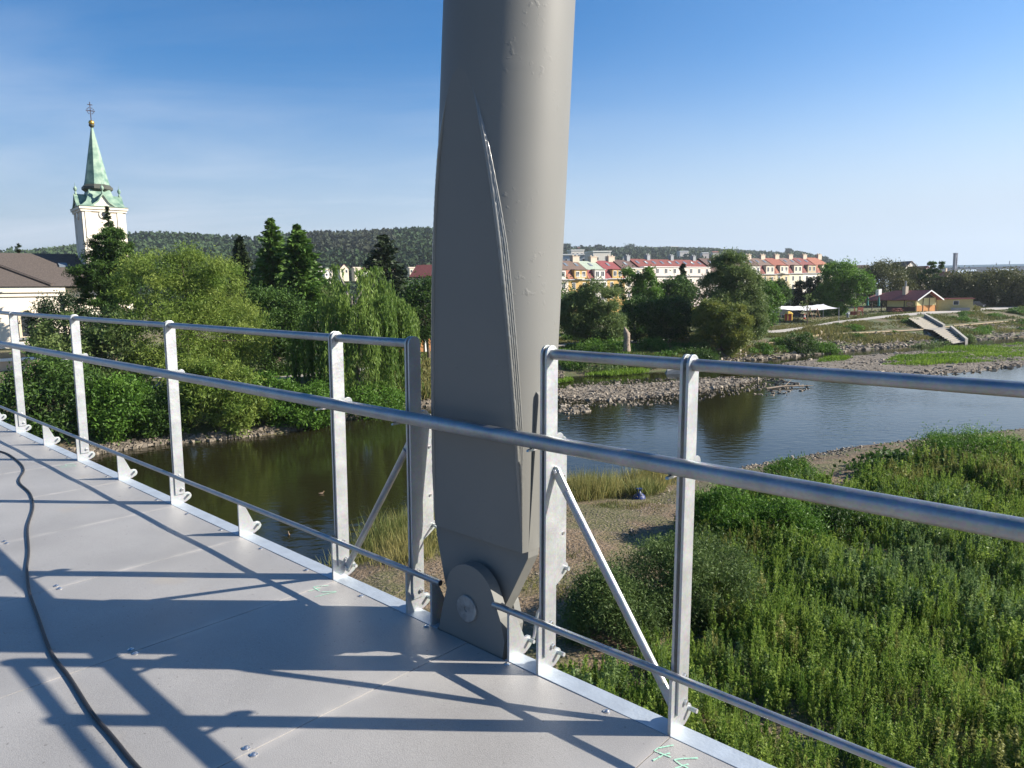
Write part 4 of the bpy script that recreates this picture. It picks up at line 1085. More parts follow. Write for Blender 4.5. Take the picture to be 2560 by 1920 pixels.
LQ = leaves(Pn, Ls, Ls * asp[pi_], 0, r_, al); LT = np.clip(WT[pi_] * .55 + r_.uniform(0, .45, nl), 0, 1); LK = WK[pi_]
F_MUG = fmat('leaf_mugwort', (.055, .12, .035), (.25, .34, .12), .4); F_GOLD = fmat('leaf_pale_weed', (.07, .10, .02), (.33, .33, .10), .36)
for kd, mt, nm, lab in ((0, F_WEED, 'weeds', 'tall green weeds covering the near river bank beyond the right railing'), (1, F_MUG, 'mugwort', 'grey green mugwort plumes mixed into the near bank weeds'), (2, F_GOLD, 'pale_weeds', 'pale yellowish flowering weeds in patches on the near bank')):
    o = quads(nm, LQ[LK == kd], mt, None, LT[LK == kd]); tag(o, lab, 'weeds', kind='stuff')
kk = r_.choice(n1, 9000); gp = WP[kk] + np.concatenate([r_.normal(0, .15, (9000, 2)), np.zeros((9000, 1))], 1)
grass('wild_grass', gp, np.clip(WH[kk] * .7, .2, .9), .018, F_WEED, 72, 'long wild grass blades among the weeds of the near bank', .6, 6, .25)
dry = np.concatenate([scatter_px(q, n, 0, s) for q, n, s in [
    ([(1385, 1310), (1400, 1262), (1470, 1232), (1560, 1228), (1570, 1262), (1500, 1300), (1440, 1318)], 950, 73), ([(1575, 1285), (1580, 1232), (1640, 1212), (1668, 1235), (1650, 1285), (1610, 1300)], 480, 74),
    ([(840, 1470), (880, 1400), (960, 1362), (1060, 1345), (1100, 1350), (1105, 1450), (1060, 1500), (940, 1500)], 900, 75)]]); dry[:, 2] = near_z(dry)
grass('dry_grass', dry, np.clip(.95 + .5 * snoise(dry[:, :2], 1.1, 5), .3, 1.5), .026, F_DRY, 76, 'tufts of golden dry grass along the near waterline beside the steel column', .9, 9, .35)
bg_ = scatter_px([(1180, 1340), (1400, 1290), (1700, 1235), (1640, 1320), (1500, 1440), (1330, 1640), (1100, 1720), (860, 1560), (900, 1480)], 2600, 1.0, 77); bg_[:, 2] = near_z(bg_)
bg_ = bg_[snoise(bg_[:, :2], 1.2, 6) > .1]
grass('sparse_grass', bg_, np.clip(.14 + .14 * snoise(bg_[:, :2], 1.1, 12), .05, .35), .02, F_BANK, 78, 'sparse grass on the bare ground of the near bank', 1.0, 8, .6)


def NB(name, label, u0, u1, vt, vb, D, mat, n, leaf, seed, **k):
    p = gnd((u0 + u1) / 2, vb, .9); zz = float(near_z(np.array([[p[0] / p[1] * D, D, 0]]))[0])
    return broad(name, label, u0, u1, vt, vb, D, zz, mat, n, leaf, seed, **k)


NB('willow_bush', 'narrow leaved willow bush behind the short right post', 1490, 1905, 1326, 1640, 17.6, F_WB, 52000, .105, 161, K=120, sig=.2, wl=.22, cat='bush', up=.5, lobes=[((-.35, 0, -.15), (.62, .7, .8)), ((.35, 0, .05), (.62, .7, .85)), ((0, -.2, .1), (.6, .6, .85))])
NB('willow_bush', 'dark low willow bush in front of the bare ground, behind the slanting right brace', 1405, 1640, 1425, 1690, 16.2, F_WB, 26000, .105, 162, K=80, sig=.2, wl=.22, cat='bush', up=.5)
NB('leafy_shrub', 'dark green leafy shrub between the golden grass and the handrail, right of the short post', 1735, 2045, 1222, 1395, 22.5, F_MID, 26000, .13, 168, K=110, sig=.19, wl=.28, cat='shrub', up=.8, lobes=[((-.4, 0, 0), (.6, .7, .9)), ((.4, 0, -.1), (.6, .7, .8))])
NB('broadleaf_clump', 'dark broad leaved clump near the far edge of the weeds', 2165, 2425, 1148, 1240, 30.5, F_DARK, 8000, .22, 163, K=60, sig=.2, wl=.6, cat='plant')
NB('feathery_shrub', 'light green feathery shrub at the beach right of the broad leaved clump', 2335, 2570, 1080, 1225, 33.0, F_MID, 26000, .15, 164, K=80, sig=.18, wl=.25, cat='shrub', up=1.0)
NB('feathery_shrub', 'small feathery shrub by the beach above the handrail', 1925, 2070, 1155, 1240, 29.0, F_MID, 9000, .14, 165, K=40, sig=.2, wl=.25, cat='shrub', up=1.0)
NB('feathery_shrub', 'tall dark weed shrub under the handrail right of the short right post', 2030, 2190, 1255, 1375, 23, F_DARK, 11000, .13, 166, K=50, sig=.2, wl=.3, cat='shrub', up=.8)
NB('feathery_shrub', 'yellowish pale weed clump left of the broad leaved clump', 2170, 2270, 1196, 1240, 29.0, F_DRY, 1800, .16, 167, K=30, sig=.22, wl=.3, cat='shrub', up=1.2)


# ------------------------------------------------------------------ buildings
def wcol(name, c, **k): return pmat(name, c, .9, 0, .06, 1.2, **k)


PANE = pmat('window_glass', (.035, .04, .045), .15)
WHITE = wcol('white_plaster', (.62, .58, .52)); CREAM = wcol('cream_plaster', (.58, .52, .40)); TAN = wcol('tan_plaster', (.42, .34, .225)); OCHRE = wcol('ochre_plaster', (.46, .30, .105))
PINKW = wcol('pinkish_white_plaster', (.60, .52, .46)); FRAME = pmat('white_frame', (.78, .77, .74), .6, var=.04)
def roofm(name, c): return pmat(name, c, .85, 0, .22, 3.0, bump=.4, bscale=14)
RED = roofm('red_roof', (.17, .048, .040)); CRIM = roofm('crimson_roof', (.20, .046, .048)); ORANGE = roofm('orange_roof', (.27, .10, .062)); BROWN = roofm('brown_roof', (.135, .09, .07)); DKBR = roofm('dark_brown_roof', (.10, .06, .052))
GREENR = roofm('green_grey_roof', (.30, .35, .28)); DKRED = roofm('dark_red_roof', (.17, .05, .045)); CHIM = wcol('chimney_render', (.50, .42, .33)); ZINC = pmat('zinc_gutter', (.34, .34, .35), .5, .4)
SKYL = pmat('skylight_glass', (.16, .19, .22), .12); GREYM = pmat('grey_metal', (.25, .26, .27), .45, .6); CONC = pmat('concrete', (.33, .31, .275), .9, var=.12, scale=2.5, bump=.2)


def window(parent, x, y, z, w, h, frame=FRAME, mullion=True):
    """opening at (x..x+w, z..z+h) on a wall face looking to local -y"""
    m = MB(); m.box(x - .10, x + w + .10, y - .06, y + .02, z - .10, z + h + .10)
    f = m.build('window', frame, parent)
    m = MB()
    if mullion: m.box(x, x + w / 2 - .05, y - .075, y - .06, z, z + h); m.box(x + w / 2 + .05, x + w, y - .075, y - .06, z, z + h)
    else: m.box(x, x + w, y - .075, y - .06, z, z + h)
    m.build('pane', PANE, f)
    return f


# the terraced row on the far bank
RA, RB = at(1405, 700, 188)[:2], at(2080, 700, 268)[:2]


def rowpt(u):
    r = ray(u, 700); d = RB - RA; M2 = np.array([[r[0], -d[0]], [r[1], -d[1]]]); k = np.linalg.solve(M2, RA); return r[:2] * k[0]


RYAW = math.atan2(*(RB - RA)[::-1])


def row_house(label, u0, u1, vr, ve, vg, wall, roof, mans, dorm=None, nw=2, storeys=2, chim=1, sky=2, balcony=False, hip=False, tall=False):
    p0, p1 = rowpt(u0), rowpt(u1); w = float(np.linalg.norm(p1 - p0)); uc = (u0 + u1) / 2; D = float((p0[1] + p1[1]) / 2)
    zb = 3.6; root = thing('terraced_house', label, 'house', (p0[0], p0[1], zb), RYAW, 'terraced houses behind the far bank trees')
    ze, zg = zat(ve, uc, D) - zb, zat(vg, uc, D) - zb; zr = at(uc, vr, D + 5 * .8)[2] - zb
    m = MB(); m.box(0.004, w - .004, 0, 10, -1, zg); m.build('wall', wall, root)
    m = MB(); e = 2.6 if hip else 0
    m.add([(0, .9, ze), (w, .9, ze), (w, 9.1, ze), (0, 9.1, ze), (0, 5, zr), (w - e, 5, zr)], [(0, 1, 5, 4), (2, 3, 4, 5), (1, 2, 5), (3, 0, 4), (3, 2, 1, 0)])
    rf = m.build('roof', roof, root)
    m = MB(); m.hexa([(.01, -.25, zg), (w - .01, -.25, zg), (w - .01, 10.2, zg), (.01, 10.2, zg), (.01, 1.0, ze - .02), (w - .01, 1.0, ze - .02), (w - .01, 9.0, ze - .02), (.01, 9.0, ze - .02)]); m.build('mansard', mans, root)
    m = MB(); m.box(.02, w - .02, -.45, -.02, zg - .22, zg + .02); m.build('gutter', ZINC, root)
    dw = w * (.58 if not tall else .96); x0 = (w - dw) / 2 + (w * .04 if not tall else 0); dh = ze - zg
    m = MB(); m.box(x0, x0 + dw, -.3, 1.2, zg + .03, ze - .05); dm = m.build('dormer', dorm or wall, root)
    m = MB(); m.box(x0 - .2, x0 + dw + .2, -.55, 1.3, ze - .05, ze + .12); m.build('dormer_roof', FRAME if tall else roof, dm)
    ww = 1.05
    for i in range(nw):
        x = x0 + dw * (i + .5) / nw - ww / 2; window(dm, x, -.3, zg + dh * .28, ww, dh * .52)
    for s_ in range(storeys):
        z = zg - 2.55 - s_ * 2.85
        if z < 1: break
        for i in range(nw): window(root, w * (i + .5) / nw - ww / 2, 0, z, ww, 1.55)
    if balcony:
        m = MB(); m.box(x0 + .2, x0 + dw * .62, -1.2, -.3, zg + .05, zg + .12)
        for i in range(9):
            x = x0 + .2 + (dw * .62 - .2) * i / 8; m.box(x - .02, x + .02, -1.2, -1.16, zg + .12, zg + 1.05)
        m.box(x0 + .2, x0 + dw * .62, -1.22, -1.14, zg + 1.05, zg + 1.11); m.build('balcony', FRAME, root)
    for i in range(chim):
        x = w * (.9 if chim == 1 else (i + .75) / chim); m = MB(); cw = min(2.4, w * .4) if not tall else 1.3
        m.box(x - cw / 2, x + cw / 2, 4.4, 5.6, zr - .7, zr + 1.1); m.box(x - cw / 2 - .12, x + cw / 2 + .12, 4.3, 5.7, zr + 1.1, zr + 1.25)
        for q in (-.3, .3): m.box(x + cw * q - .16, x + cw * q + .16, 4.84, 5.16, zr + 1.25, zr + 1.6)
        m.build('chimney', CHIM if not tall else GREYM, rf)
    sl = (zr - ze) / 4.1
    for i in range(sky):
        x = w * (i + .5) / sky; y = 2.6; z = ze + (y - .9) * sl
        m = MB(); m.hexa([(x - .45, y, z + .02), (x + .45, y, z + .02), (x + .45, y + 1.2, z + 1.2 * sl + .02), (x - .45, y + 1.2, z + 1.2 * sl + .02), (x - .45, y, z + .14), (x + .45, y, z + .14), (x + .45, y + 1.2, z + 1.2 * sl + .14), (x - .45, y + 1.2, z + 1.2 * sl + .14)])
        m.build('skylight', SKYL, rf)
    return root


row_house('whitish house with orange mansard half hidden by the steel column', 1372, 1421, 651, 674, 698, PINKW, BROWN, ORANGE, sky=1)
row_house('yellow house with brown roof, balcony and orange mansard', 1421, 1474, 651, 674.5, 698, OCHRE, BROWN, ORANGE, balcony=True)
row_house('white house with pale green grey roof and red mansard', 1474, 1518, 652, 674, 697, WHITE, GREENR, CRIM, sky=1)
row_house('yellow house with crimson roof beside the pale green grey roof', 1518, 1562, 651, 673.5, 696, OCHRE, CRIM, CRIM, sky=1)
row_house('house with dark brown roof and a grey chimney left of the long red roof', 1562, 1604, 649, 671, 694, CREAM, DKBR, DKBR, sky=1, tall=True)
row_house('long white house with red roof, row of skylights and grey chimneys', 1604, 1778, 648, 668, 689, PINKW, RED, RED, nw=8, chim=3, sky=9, tall=True)
row_house('house mostly hidden behind the tallest far bank willow', 1778, 1868, 646, 666, 686, WHITE, DKBR, DKBR, nw=4, sky=3)
row_house('white house with dark brown roof right of the tallest willow', 1868, 1904, 645, 664.5, 685.5, WHITE, DKBR, DKRED, sky=2)
row_house('tan house with brown roof and a red brown mansard', 1904, 1939, 645, 664, 685, TAN, BROWN, DKRED, CREAM)
row_house('tan house with bright orange red roof and small balcony', 1939, 1974, 644.5, 663.5, 684, pmat('light_tan_plaster', (.55, .45, .29), .9, var=.06), roofm('orange_red_roof', (.22, .072, .048)), ORANGE, CREAM, sky=0, balcony=True)
row_house('cream house with grey brown roof between the orange and dark red roofs', 1974, 2008, 644.5, 663, 683, CREAM, roofm('grey_brown_roof', (.17, .10, .085)), DKRED, sky=2)
row_house('white house with dark red roof next to the row end', 2008, 2043, 644, 662.5, 682.5, WHITE, DKRED, RED, TAN, sky=2)
row_house('end house of the row with hipped orange roof', 2043, 2080, 643.5, 662, 682, CREAM, ORANGE, ORANGE, sky=0, hip=True)


def house(name, label, u0, u1, vr, ve, vb, D, wall, roof, yaw=35, end=False, wins=2, group=None, chim=False, flat=False, cat='house', deep=.8):
    """free standing gabled (or flat) house; end: the gable looks at the camera"""
    uc = (u0 + u1) / 2; zb = zat(vb, uc, D); p = at(uc, 700, D); w = (u1 - u0) / F * D
    az = math.atan2(p[0], p[1]); root = thing(name, label, cat, (p[0], p[1], zb), -az + R(yaw), group)
    ca, sa = math.cos(R(abs(yaw))), math.sin(R(abs(yaw))); w0 = w / (ca + deep * sa); d0 = w0 * deep
    ze, zr = zat(ve, uc, D) - zb, zat(vr, uc, D) - zb
    m = MB(); m.box(-w0 / 2, w0 / 2, -d0 / 2, d0 / 2, -3, ze)
    if end and not flat: m.add([(-w0 / 2, -d0 / 2, ze), (w0 / 2, -d0 / 2, ze), (0, -d0 / 2, zr - .1), (-w0 / 2, d0 / 2, ze), (w0 / 2, d0 / 2, ze), (0, d0 / 2, zr - .1)], [(0, 1, 2), (5, 4, 3)])
    elif not flat: m.add([(-w0 / 2, -d0 / 2, ze), (-w0 / 2, d0 / 2, ze), (-w0 / 2, 0, zr - .1), (w0 / 2, -d0 / 2, ze), (w0 / 2, d0 / 2, ze), (w0 / 2, 0, zr - .1)], [(0, 2, 1), (3, 4, 5)])
    m.build('wall', wall, root)
    g = .04 * w0; t = .03 * w0; m = MB()
    if flat: m.box(-w0 / 2 - g, w0 / 2 + g, -d0 / 2 - g, d0 / 2 + g, ze + .002, zr)
    elif end:
        for s_ in (-1, 1):
            x = s_ * (w0 / 2 + g); zz = ze - (zr - ze) * g / (w0 / 2)
            m.hexa([(x, -d0 / 2 - g, zz), (0, -d0 / 2 - g, zr), (0, d0 / 2 + g, zr), (x, d0 / 2 + g, zz), (x, -d0 / 2 - g, zz + t), (0, -d0 / 2 - g, zr + t), (0, d0 / 2 + g, zr + t), (x, d0 / 2 + g, zz + t)])
    else:
        for s_ in (-1, 1):
            y = s_ * (d0 / 2 + g); zz = ze - (zr - ze) * g / (d0 / 2)
            m.hexa([(-w0 / 2 - g, y, zz), (w0 / 2 + g, y, zz), (w0 / 2 + g, 0, zr), (-w0 / 2 - g, 0, zr), (-w0 / 2 - g, y, zz + t), (w0 / 2 + g, y, zz + t), (w0 / 2 + g, 0, zr + t), (-w0 / 2 - g, 0, zr + t)])
    rf = m.build('roof', roof, root)
    if chim: m = MB(); m.box(w0 * .2, w0 * .28, -.3, .5, zr - 1, zr + 1.2); m.build('chimney', CHIM, rf)
    if wins:
        h = min(1.5, ze * .4); ww = min(1.2, w0 / wins * .5)
        for i in range(wins): window(root, -w0 / 2 + w0 * (i + .5) / wins - ww / 2, -d0 / 2, max(.6, ze * .45), ww, h, mullion=False)
    return root


# houses further off
house('office_block', 'white flat roofed modern block above the terraced roofs right of the column', 1463, 1526, 629, 631, 668, 420, WHITE, FRAME, 22, wins=2, flat=True, cat='building', deep=1.2)
house('office_block', 'lower grey white modern block with dark window bays left of the white block', 1400, 1466, 636, 639, 668, 432, wcol('blue_grey_render', (.36, .40, .46)), FRAME, 12, wins=4, flat=True, cat='building')
house('office_block', 'white frame top storey behind the grey white modern block', 1420, 1460, 625, 627, 650, 470, WHITE, FRAME, 20, wins=3, flat=True, cat='building')
HG = 'small houses below the left wooded hill'
for i, (a, b, r_h, e_h, q, D, wm, rm, en, lab) in enumerate([
    (776, 806, 667, 668, 690, 430, WHITE, FRAME, False, 'white flat house under the orange hut on the far left slope'), (786, 804, 666, 668, 674, 470, ORANGE, ORANGE, False, 'orange flat roofed hut on the far left slope'),
    (806, 832, 670, 672, 690, 440, CREAM, GREENR, False, 'cream house with pale green roof behind the weeping willow top'), (806, 830, 677, 682, 696, 380, WHITE, ZINC, True, 'white gabled house in front of the cream one'),
    (843, 872, 661, 672, 690, 420, CREAM, DKRED, True, 'cream gabled house with a dark red roof, the highest on the far left slope'), (880, 905, 668, 672, 690, 430, CREAM, CHIM, False, 'cream house between the gabled one and the broad conifer'),
    (903, 925, 670, 677, 692, 400, WHITE, RED, False, 'white house with red roof left of the broad conifer'), (940, 966, 670, 676, 692, 400, PINKW, CRIM, False, 'pinkish house with crimson roof behind the broad conifer'),
    (970, 992, 668, 676, 692, 410, PINKW, RED, False, 'pinkish house right behind the broad conifer trunk'), (1018, 1042, 668, 671, 690, 450, CREAM, CHIM, False, 'pale house left of the dark red roof with skylights')]):
    house('hillside_house', lab, a, b, r_h, e_h, q, D, wm, rm, 28, en, 2, HG)
house('long_house', 'dark red roofed building with skylights just left of the steel column', 1030, 1160, 664, 692, 720, 150, PINKW, DKRED, -24, False, 4, None, cat='building')
for i, (a, b, r_h, e_h, q, D, wm, rm, en, lab) in enumerate([
    (1692, 1720, 628, 629, 640, 1100, WHITE, FRAME, False, 'white long block on the right wooded hill'), (1750, 1771, 632, 633, 642, 1050, PINKW, FRAME, False, 'pale flat block on the hill above the tallest willow, left one'),
    (1776, 1796, 629, 631, 640, 1080, CREAM, ORANGE, False, 'pale block on the hill above the tallest willow, right one'), (1524, 1546, 618, 620, 626, 1500, WHITE, FRAME, False, 'white hilltop house left of the big dark hilltop tree'),
    (1672, 1694, 616, 617, 623, 1550, CREAM, FRAME, False, 'pale hilltop house near the middle of the right hill'), (1612, 1634, 618, 619, 624, 1550, CREAM, FRAME, False, 'pale low hilltop house right of the big dark hilltop tree'),
    (1484, 1496, 620, 623, 630, 1400, WHITE, RED, True, 'red roofed hill house above the white modern block'), (1422, 1434, 617, 621, 628, 1400, WHITE, BROWN, True, 'white gabled hill house beside the steel column'),
    (1440, 1462, 619, 623, 630, 1400, PINKW, DKRED, False, 'dark red roofed hill house beside the steel column'), (1556, 1566, 640, 645, 655, 480, WHITE, ZINC, True, 'small white gable between the chimneys of the terraced row')]):
    house('hill_house', lab, a, b, r_h, e_h, q, D, wm, rm, 25, en, 0, 'houses on the right hill')
house('town_house', 'white gabled house behind the brownish trees', 2226, 2285, 655, 668, 700, 290, WHITE, BROWN, -38, False, 1)
house('town_house', 'house with dark brown roof left of the dark ragged pine', 2262, 2325, 667, 684, 720, 262, PINKW, DKRED, -35, False, 2)
house('town_house', 'tall cream house with orange roof right of the dark ragged pine', 2334, 2376, 680, 692, 760, 240, CREAM, ORANGE, -30, False, 3, chim=True)
house('town_house', 'brown roofed house between the brownish trees', 2396, 2460, 680, 706, 745, 236, TAN, BROWN, 32, True, 2)
house('town_house', 'low grey roofed building left of the bright green tree top', 2125, 2170, 664, 670, 690, 300, PINKW, DKBR, 10, False, 2)
house('shop_building', 'low shop with big grey brown mansard roof behind the white sail canopy', 1930, 2000, 722, 746, 792, 178, CREAM, pmat('grey_brown_sheet', (.16, .125, .125), .8), 14, False, 3, cat='building', flat=True)
# distant tower and motorway bridge
p = at(2386, 690, 900); root = thing('water_tower', 'grey slotted concrete tower standing in the haze above the trees', 'tower', (p[0], p[1], zat(705, 2386, 900)), R(20))
BLUEG = pmat('blue_grey_concrete', (.16, .17, .21), .9); h = zat(634, 2386, 900) - zat(705, 2386, 900); m = MB()
m.box(-1.9, -.7, -1.6, 1.6, 0, h); m.box(.7, 1.9, -1.6, 1.6, 0, h); m.build('shaft', BLUEG, root)
m = MB()
for z0, z1 in ((0, .38), (.47, .58), (.84, .96)): m.box(-.7, .7, -1.5, 1.5, h * z0, h * z1)
m.box(-2.1, 2.1, -1.8, 1.8, h * 1.0 + .01, h * 1.02); m.build('crosspiece', BLUEG, root)
D = 1500; br = thing('motorway_bridge', 'long flat motorway bridge on the horizon at the right', 'bridge', at(2460, 672, D), 0)
b0 = at(2460, 672, D); m = MB(); x0, x1 = at(2345, 672, D)[0] - b0[0], at(2800, 672, D)[0] - b0[0]
zt, zb_ = zat(667, 2460, D) - b0[2], zat(673, 2460, D) - b0[2]; m.box(x0, x1, -8, 8, zb_, zt); m.build('deck', BLUEG, br)
m = MB(); zw = zat(662, 2460, D) - b0[2]; m.box(x0, x1, -8.4, -8.1, zt - .01, zw); m.build('noise_screen', pmat('pale_blue_screen', (.38, .52, .60), .3), br)
for u in (2370, 2465, 2560, 2650, 2740):
    x = at(u, 672, D)[0] - b0[0]; m = MB(); q = zat(684, u, D) - b0[2]
    m.hexa([(x - 6, -5, q - 8), (x + 6, -5, q - 8), (x + 6, 5, q - 8), (x - 6, 5, q - 8), (x - 16, -7, zb_), (x + 16, -7, zb_), (x + 16, 7, zb_), (x - 16, 7, zb_)]); m.build('pier', BLUEG, br)
for u, v in ((2490, 657), (2523, 652)):
    x = at(u, 672, D)[0] - b0[0]; z = zat(v, u, D) - b0[2]; m = MB(); m.tube([(x, 0, zt), (x, 0, z)], [1.1, .7], 8); m.build('mast', BLUEG, br)

# ------------------------------------------------------------------ the church
CH = at(213, 620, 99); ck = R(41); TW = 5.3; zc = 4.8
ch = thing('church', 'white baroque church with green copper spire, brown roofed nave and cross on top', 'church', (CH[0], CH[1], zc), ck)
COPPER = pmat('green_copper', (.10, .19, .15), .6, .15, .0, 1.1, bump=.15, bscale=5, col2=(.27, .37, .28), thresh=(.35, .62)); DCOP = pmat('dark_copper', (.07, .075, .06), .6, .2)
GOLD = pmat('gold_ball', (.62, .38, .08), .3, .8); PLAS = wcol('church_plaster', (.76, .68, .56)); SHING = pmat('brown_shingle', (.082, .066, .057), .92, 0, .3, 7, bump=.5, bscale=18)
ST = wcol('stone_trim', (.60, .50, .36)); IRON = pmat('dark_iron', (.05, .045, .06), .5, .5)
H = lambda v: 9.5 + (757 - v) * 99 / 1800 - zc
zco = H(529); m = MB(); m.box(0, TW, 0, TW, -3, zco); m.build('tower', PLAS, ch)
m = MB(); m.box(-.32, TW + .32, -.32, TW + .32, zco, zco + .35); m.box(-.18, TW + .18, -.18, TW + .18, zco - .3, zco - .001)
cor = m.build('cornice', PLAS, ch)
for x in (.35, TW - .35 - .7):
    m = MB(); m.box(x, x + .7, -.09, -.001, zco - 9, zco - .31); m.build('pilaster', PLAS, ch)
    m = MB(); m.box(-.09, -.001, x, x + .7, zco - 9, zco - .31); m.build('pilaster', PLAS, ch)
hr_ = H(473); c0 = TW / 2; prof = [(TW / 2 + .42, zco + .36), (TW / 2 - .15, zco + .62), (TW / 2 - .75, zco + 1.15), (1.55, zco + 1.95), (1.3, hr_ - .25)]
m = MB(); m.lathe([(r * 1.414, z) for r, z in prof], 4, (c0, c0, 0), R(45)); cap = m.build('copper_roof', COPPER, ch)
hg = H(493)
for k, (dx, dy) in enumerate(((0, -1), (-1, 0), (1, 0), (0, 1))):
    fr = lambda a, z, q, dx=dx, dy=dy: (c0 + dx * (c0 + .10 - q) + (-dy) * a, c0 + dy * (c0 + .10 - q) + dx * a, z)
    gw = 1.42; m = MB(); m.prism([(-gw, zco + .36), (gw, zco + .36), (gw * .45, zco + .95), (0, hg), (-gw * .45, zco + .95)], fr, 0, .5); m.build('gable', PLAS, ch)
    m = MB(); up = [(-gw - .35, zco + .36), (-gw * .45 - .1, zco + 1.12), (0, hg + .25), (gw * .45 + .1, zco + 1.12), (gw + .35, zco + .36)]; dn = [(gw, zco + .36), (gw * .45, zco + .95), (0, hg), (-gw * .45, zco + .95), (-gw, zco + .36)]
    m.prism(up + dn, fr, -.22, 2.2); m.build('gable_roof', COPPER, cap)
    m = MB(); m.lathe([(.16, 0), (.12, .25), (.07, .35), (.2, .55), (.24, .75), (.15, .95), (.03, 1.1), (.02, 1.5)], 10, fr(0, hg + .2, .05)); m.build('finial', COPPER, cap)
m = MB(); m.lathe([(1.5, hr_ - .5), (1.95, hr_ - .15), (1.95, hr_ + .15), (1.62, hr_ + .5)], 8, (c0, c0, 0), R(22.5)); m.build('spire_ring', DCOP, ch)
m = MB(); m.lathe([(1.62, hr_ + .5), (1.42, hr_ + 1.3), (.85, hr_ + 4.4), (.14, H(324))], 8, (c0, c0, 0), R(22.5)); spi = m.build('spire', COPPER, ch)
m = MB(); zt_ = H(324); m.lathe([(.14, zt_), (.36, zt_ + .25), (.36, zt_ + .4), (.12, zt_ + .55), (.1, zt_ + .8)], 12, (c0, c0, 0)); m.build('spire_knob', DCOP, spi, smooth=50)
m = MB(); m.lathe([(.06, -.38), (.27, -.27), (.38, 0), (.27, .27), (.04, .38)], 16, (c0, c0, H(312))); m.build('gold_ball', GOLD, spi, smooth=60)
m = MB(); zx = H(262); m.box(c0 - .05, c0 + .05, c0 - .05, c0 + .05, H(306), zx); zz = H(283); m.box(c0 - .55, c0 + .55, c0 - .05, c0 + .05, zz - .06, zz + .06); m.box(c0 - .3, c0 + .3, c0 - .05, c0 + .05, zz + .75, zz + .85)
for a in range(12):
    an = a * R(30); m.box(c0 + .42 * math.cos(an) - .06, c0 + .42 * math.cos(an) + .06, c0 - .04, c0 + .04, zz + .42 * math.sin(an) - .06, zz + .42 * math.sin(an) + .06)
m.build('cross', IRON, spi)
for dx in (0, 1):
    m = MB(); ow = MB(); zc_ = H(541)
    fr = (lambda a, b, q: (c0 + a, -q, zc_ + b)) if dx == 0 else (lambda a, b, q: (-q, c0 + a, zc_ + b))
    m.prism([(.62 * math.cos(a), .62 * math.sin(a)) for a in np.linspace(0, 6.283, 25)[:-1]], fr, .002, .12); f_ = m.build('round_window', PLAS, ch)
    ow.prism([(.36 * math.cos(a), .36 * math.sin(a)) for a in np.linspace(0, 6.283, 21)[:-1]], fr, .12, .14); ow.build('pane', PANE, f_)
# nave to the left, its long side facing the river
zE, zR_ = H(722), H(634); y0 = -1.4; nx0, nx1 = -32, -3.2
m = MB(); m.box(nx0, nx1, y0, y0 + 13, -3, zE); m.build('nave_wall', PLAS, ch)
m = MB(); m.box(nx1 + .002, 2.2, y0 + 1.0, y0 + 12, -3, zE); m.build('nave_wall', PLAS, ch)
m = MB(); m.add([(nx0, y0 - .7, zE + .25), (2.6, y0 - .7, zE + .25), (2.6, y0 + 13.6, zE + .25), (nx0, y0 + 13.6, zE + .25), (nx0, y0 + 6.5, zR_), (.5, y0 + 6.5, zR_)], [(0, 1, 5, 4), (2, 3, 4, 5), (1, 2, 5), (3, 0, 4), (3, 2, 1, 0)]); rf = m.build('nave_roof', SHING, ch)
m = MB(); m.tube([(-13.0, y0 + 6.4, zR_ + .05), (-4.6, y0 - .6, zE + .42)], .28, 6); m.build('hip_ridge', SHING, rf)
m = MB(); sl = (zR_ - zE - .25) / 7.2; yy = y0 + 3.4; zq = zE + .25 + 4.1 * sl; m.hexa([(-2.9, yy, zq + .03), (-1.9, yy, zq + .03), (-1.9, yy + .8, zq + .8 * sl + .03), (-2.9, yy + .8, zq + .8 * sl + .03), (-2.9, yy, zq + .25), (-1.9, yy, zq + .25), (-1.9, yy + .8, zq + .8 * sl + .15), (-2.9, yy + .8, zq + .8 * sl + .15)]); m.build('skylight', SKYL, rf)
m = MB(); m.box(nx0, nx1 + .1, y0 - .45, y0 - .001, zE - .5, zE + .2); m.box(nx0, nx1 + .05, y0 - .22, y0 - .002, zE - 1.0, zE - .501); m.build('eave_cornice', PLAS, ch)
m = MB(); m.tube([(nx1 - .2, y0 - .15, zE), (nx1 - .2, y0 - .15, -2)], .09, 8); m.build('downpipe', IRON, ch)
for xw in (-7.6, -14.5, -21.5):
    wz = H(835); m = MB(); ol = [(-.95, 0), (.95, 0), (.95, 2.6)] + arc(0, 2.6, .95, 0, 180, 10)[1:]
    fr = lambda a, b, q, xw=xw: (xw + a, y0 - q, wz + b); m.prism(ol, fr, .002, .10); f_ = m.build('arched_window', ST, ch)
    m = MB(); m.prism([(a * .66, b * .93 + .12) for a, b in ol], fr, .10, .12); m.build('pane', PANE, f_)
    m = MB(); m.box(xw - 1.3, xw + 1.3, y0 - .35, y0 - .002, wz - .25, wz - .02); m.build('sill', ZINC, f_)
PEACH = wcol('peach_plaster', (.60, .42, .28))
p = at(40, 930, 72); w1 = thing('garden_wall', 'peach garden wall with white coping below the church at the left edge', 'wall', (p[0], p[1], 1.5), R(38)); m = MB()
m.box(-14, 3.0, 0, .4, -1, zat(902, 40, 72) - 1.5); m.build('wall', PEACH, w1); m = MB(); zz = zat(902, 40, 72) - 1.5; m.box(-14, 3.1, -.1, .5, zz + .001, zz + .25); m.build('coping', FRAME, w1)
p = at(330, 900, 80); w1 = thing('garden_wall', 'short piece of peach wall glimpsed between the trees right of the second left post', 'wall', (p[0], p[1], 2.4), R(30)); m = MB()
m.box(-2, 2.4, 0, .4, -1, zat(878, 330, 80) - 2.4); m.build('wall', PEACH, w1)
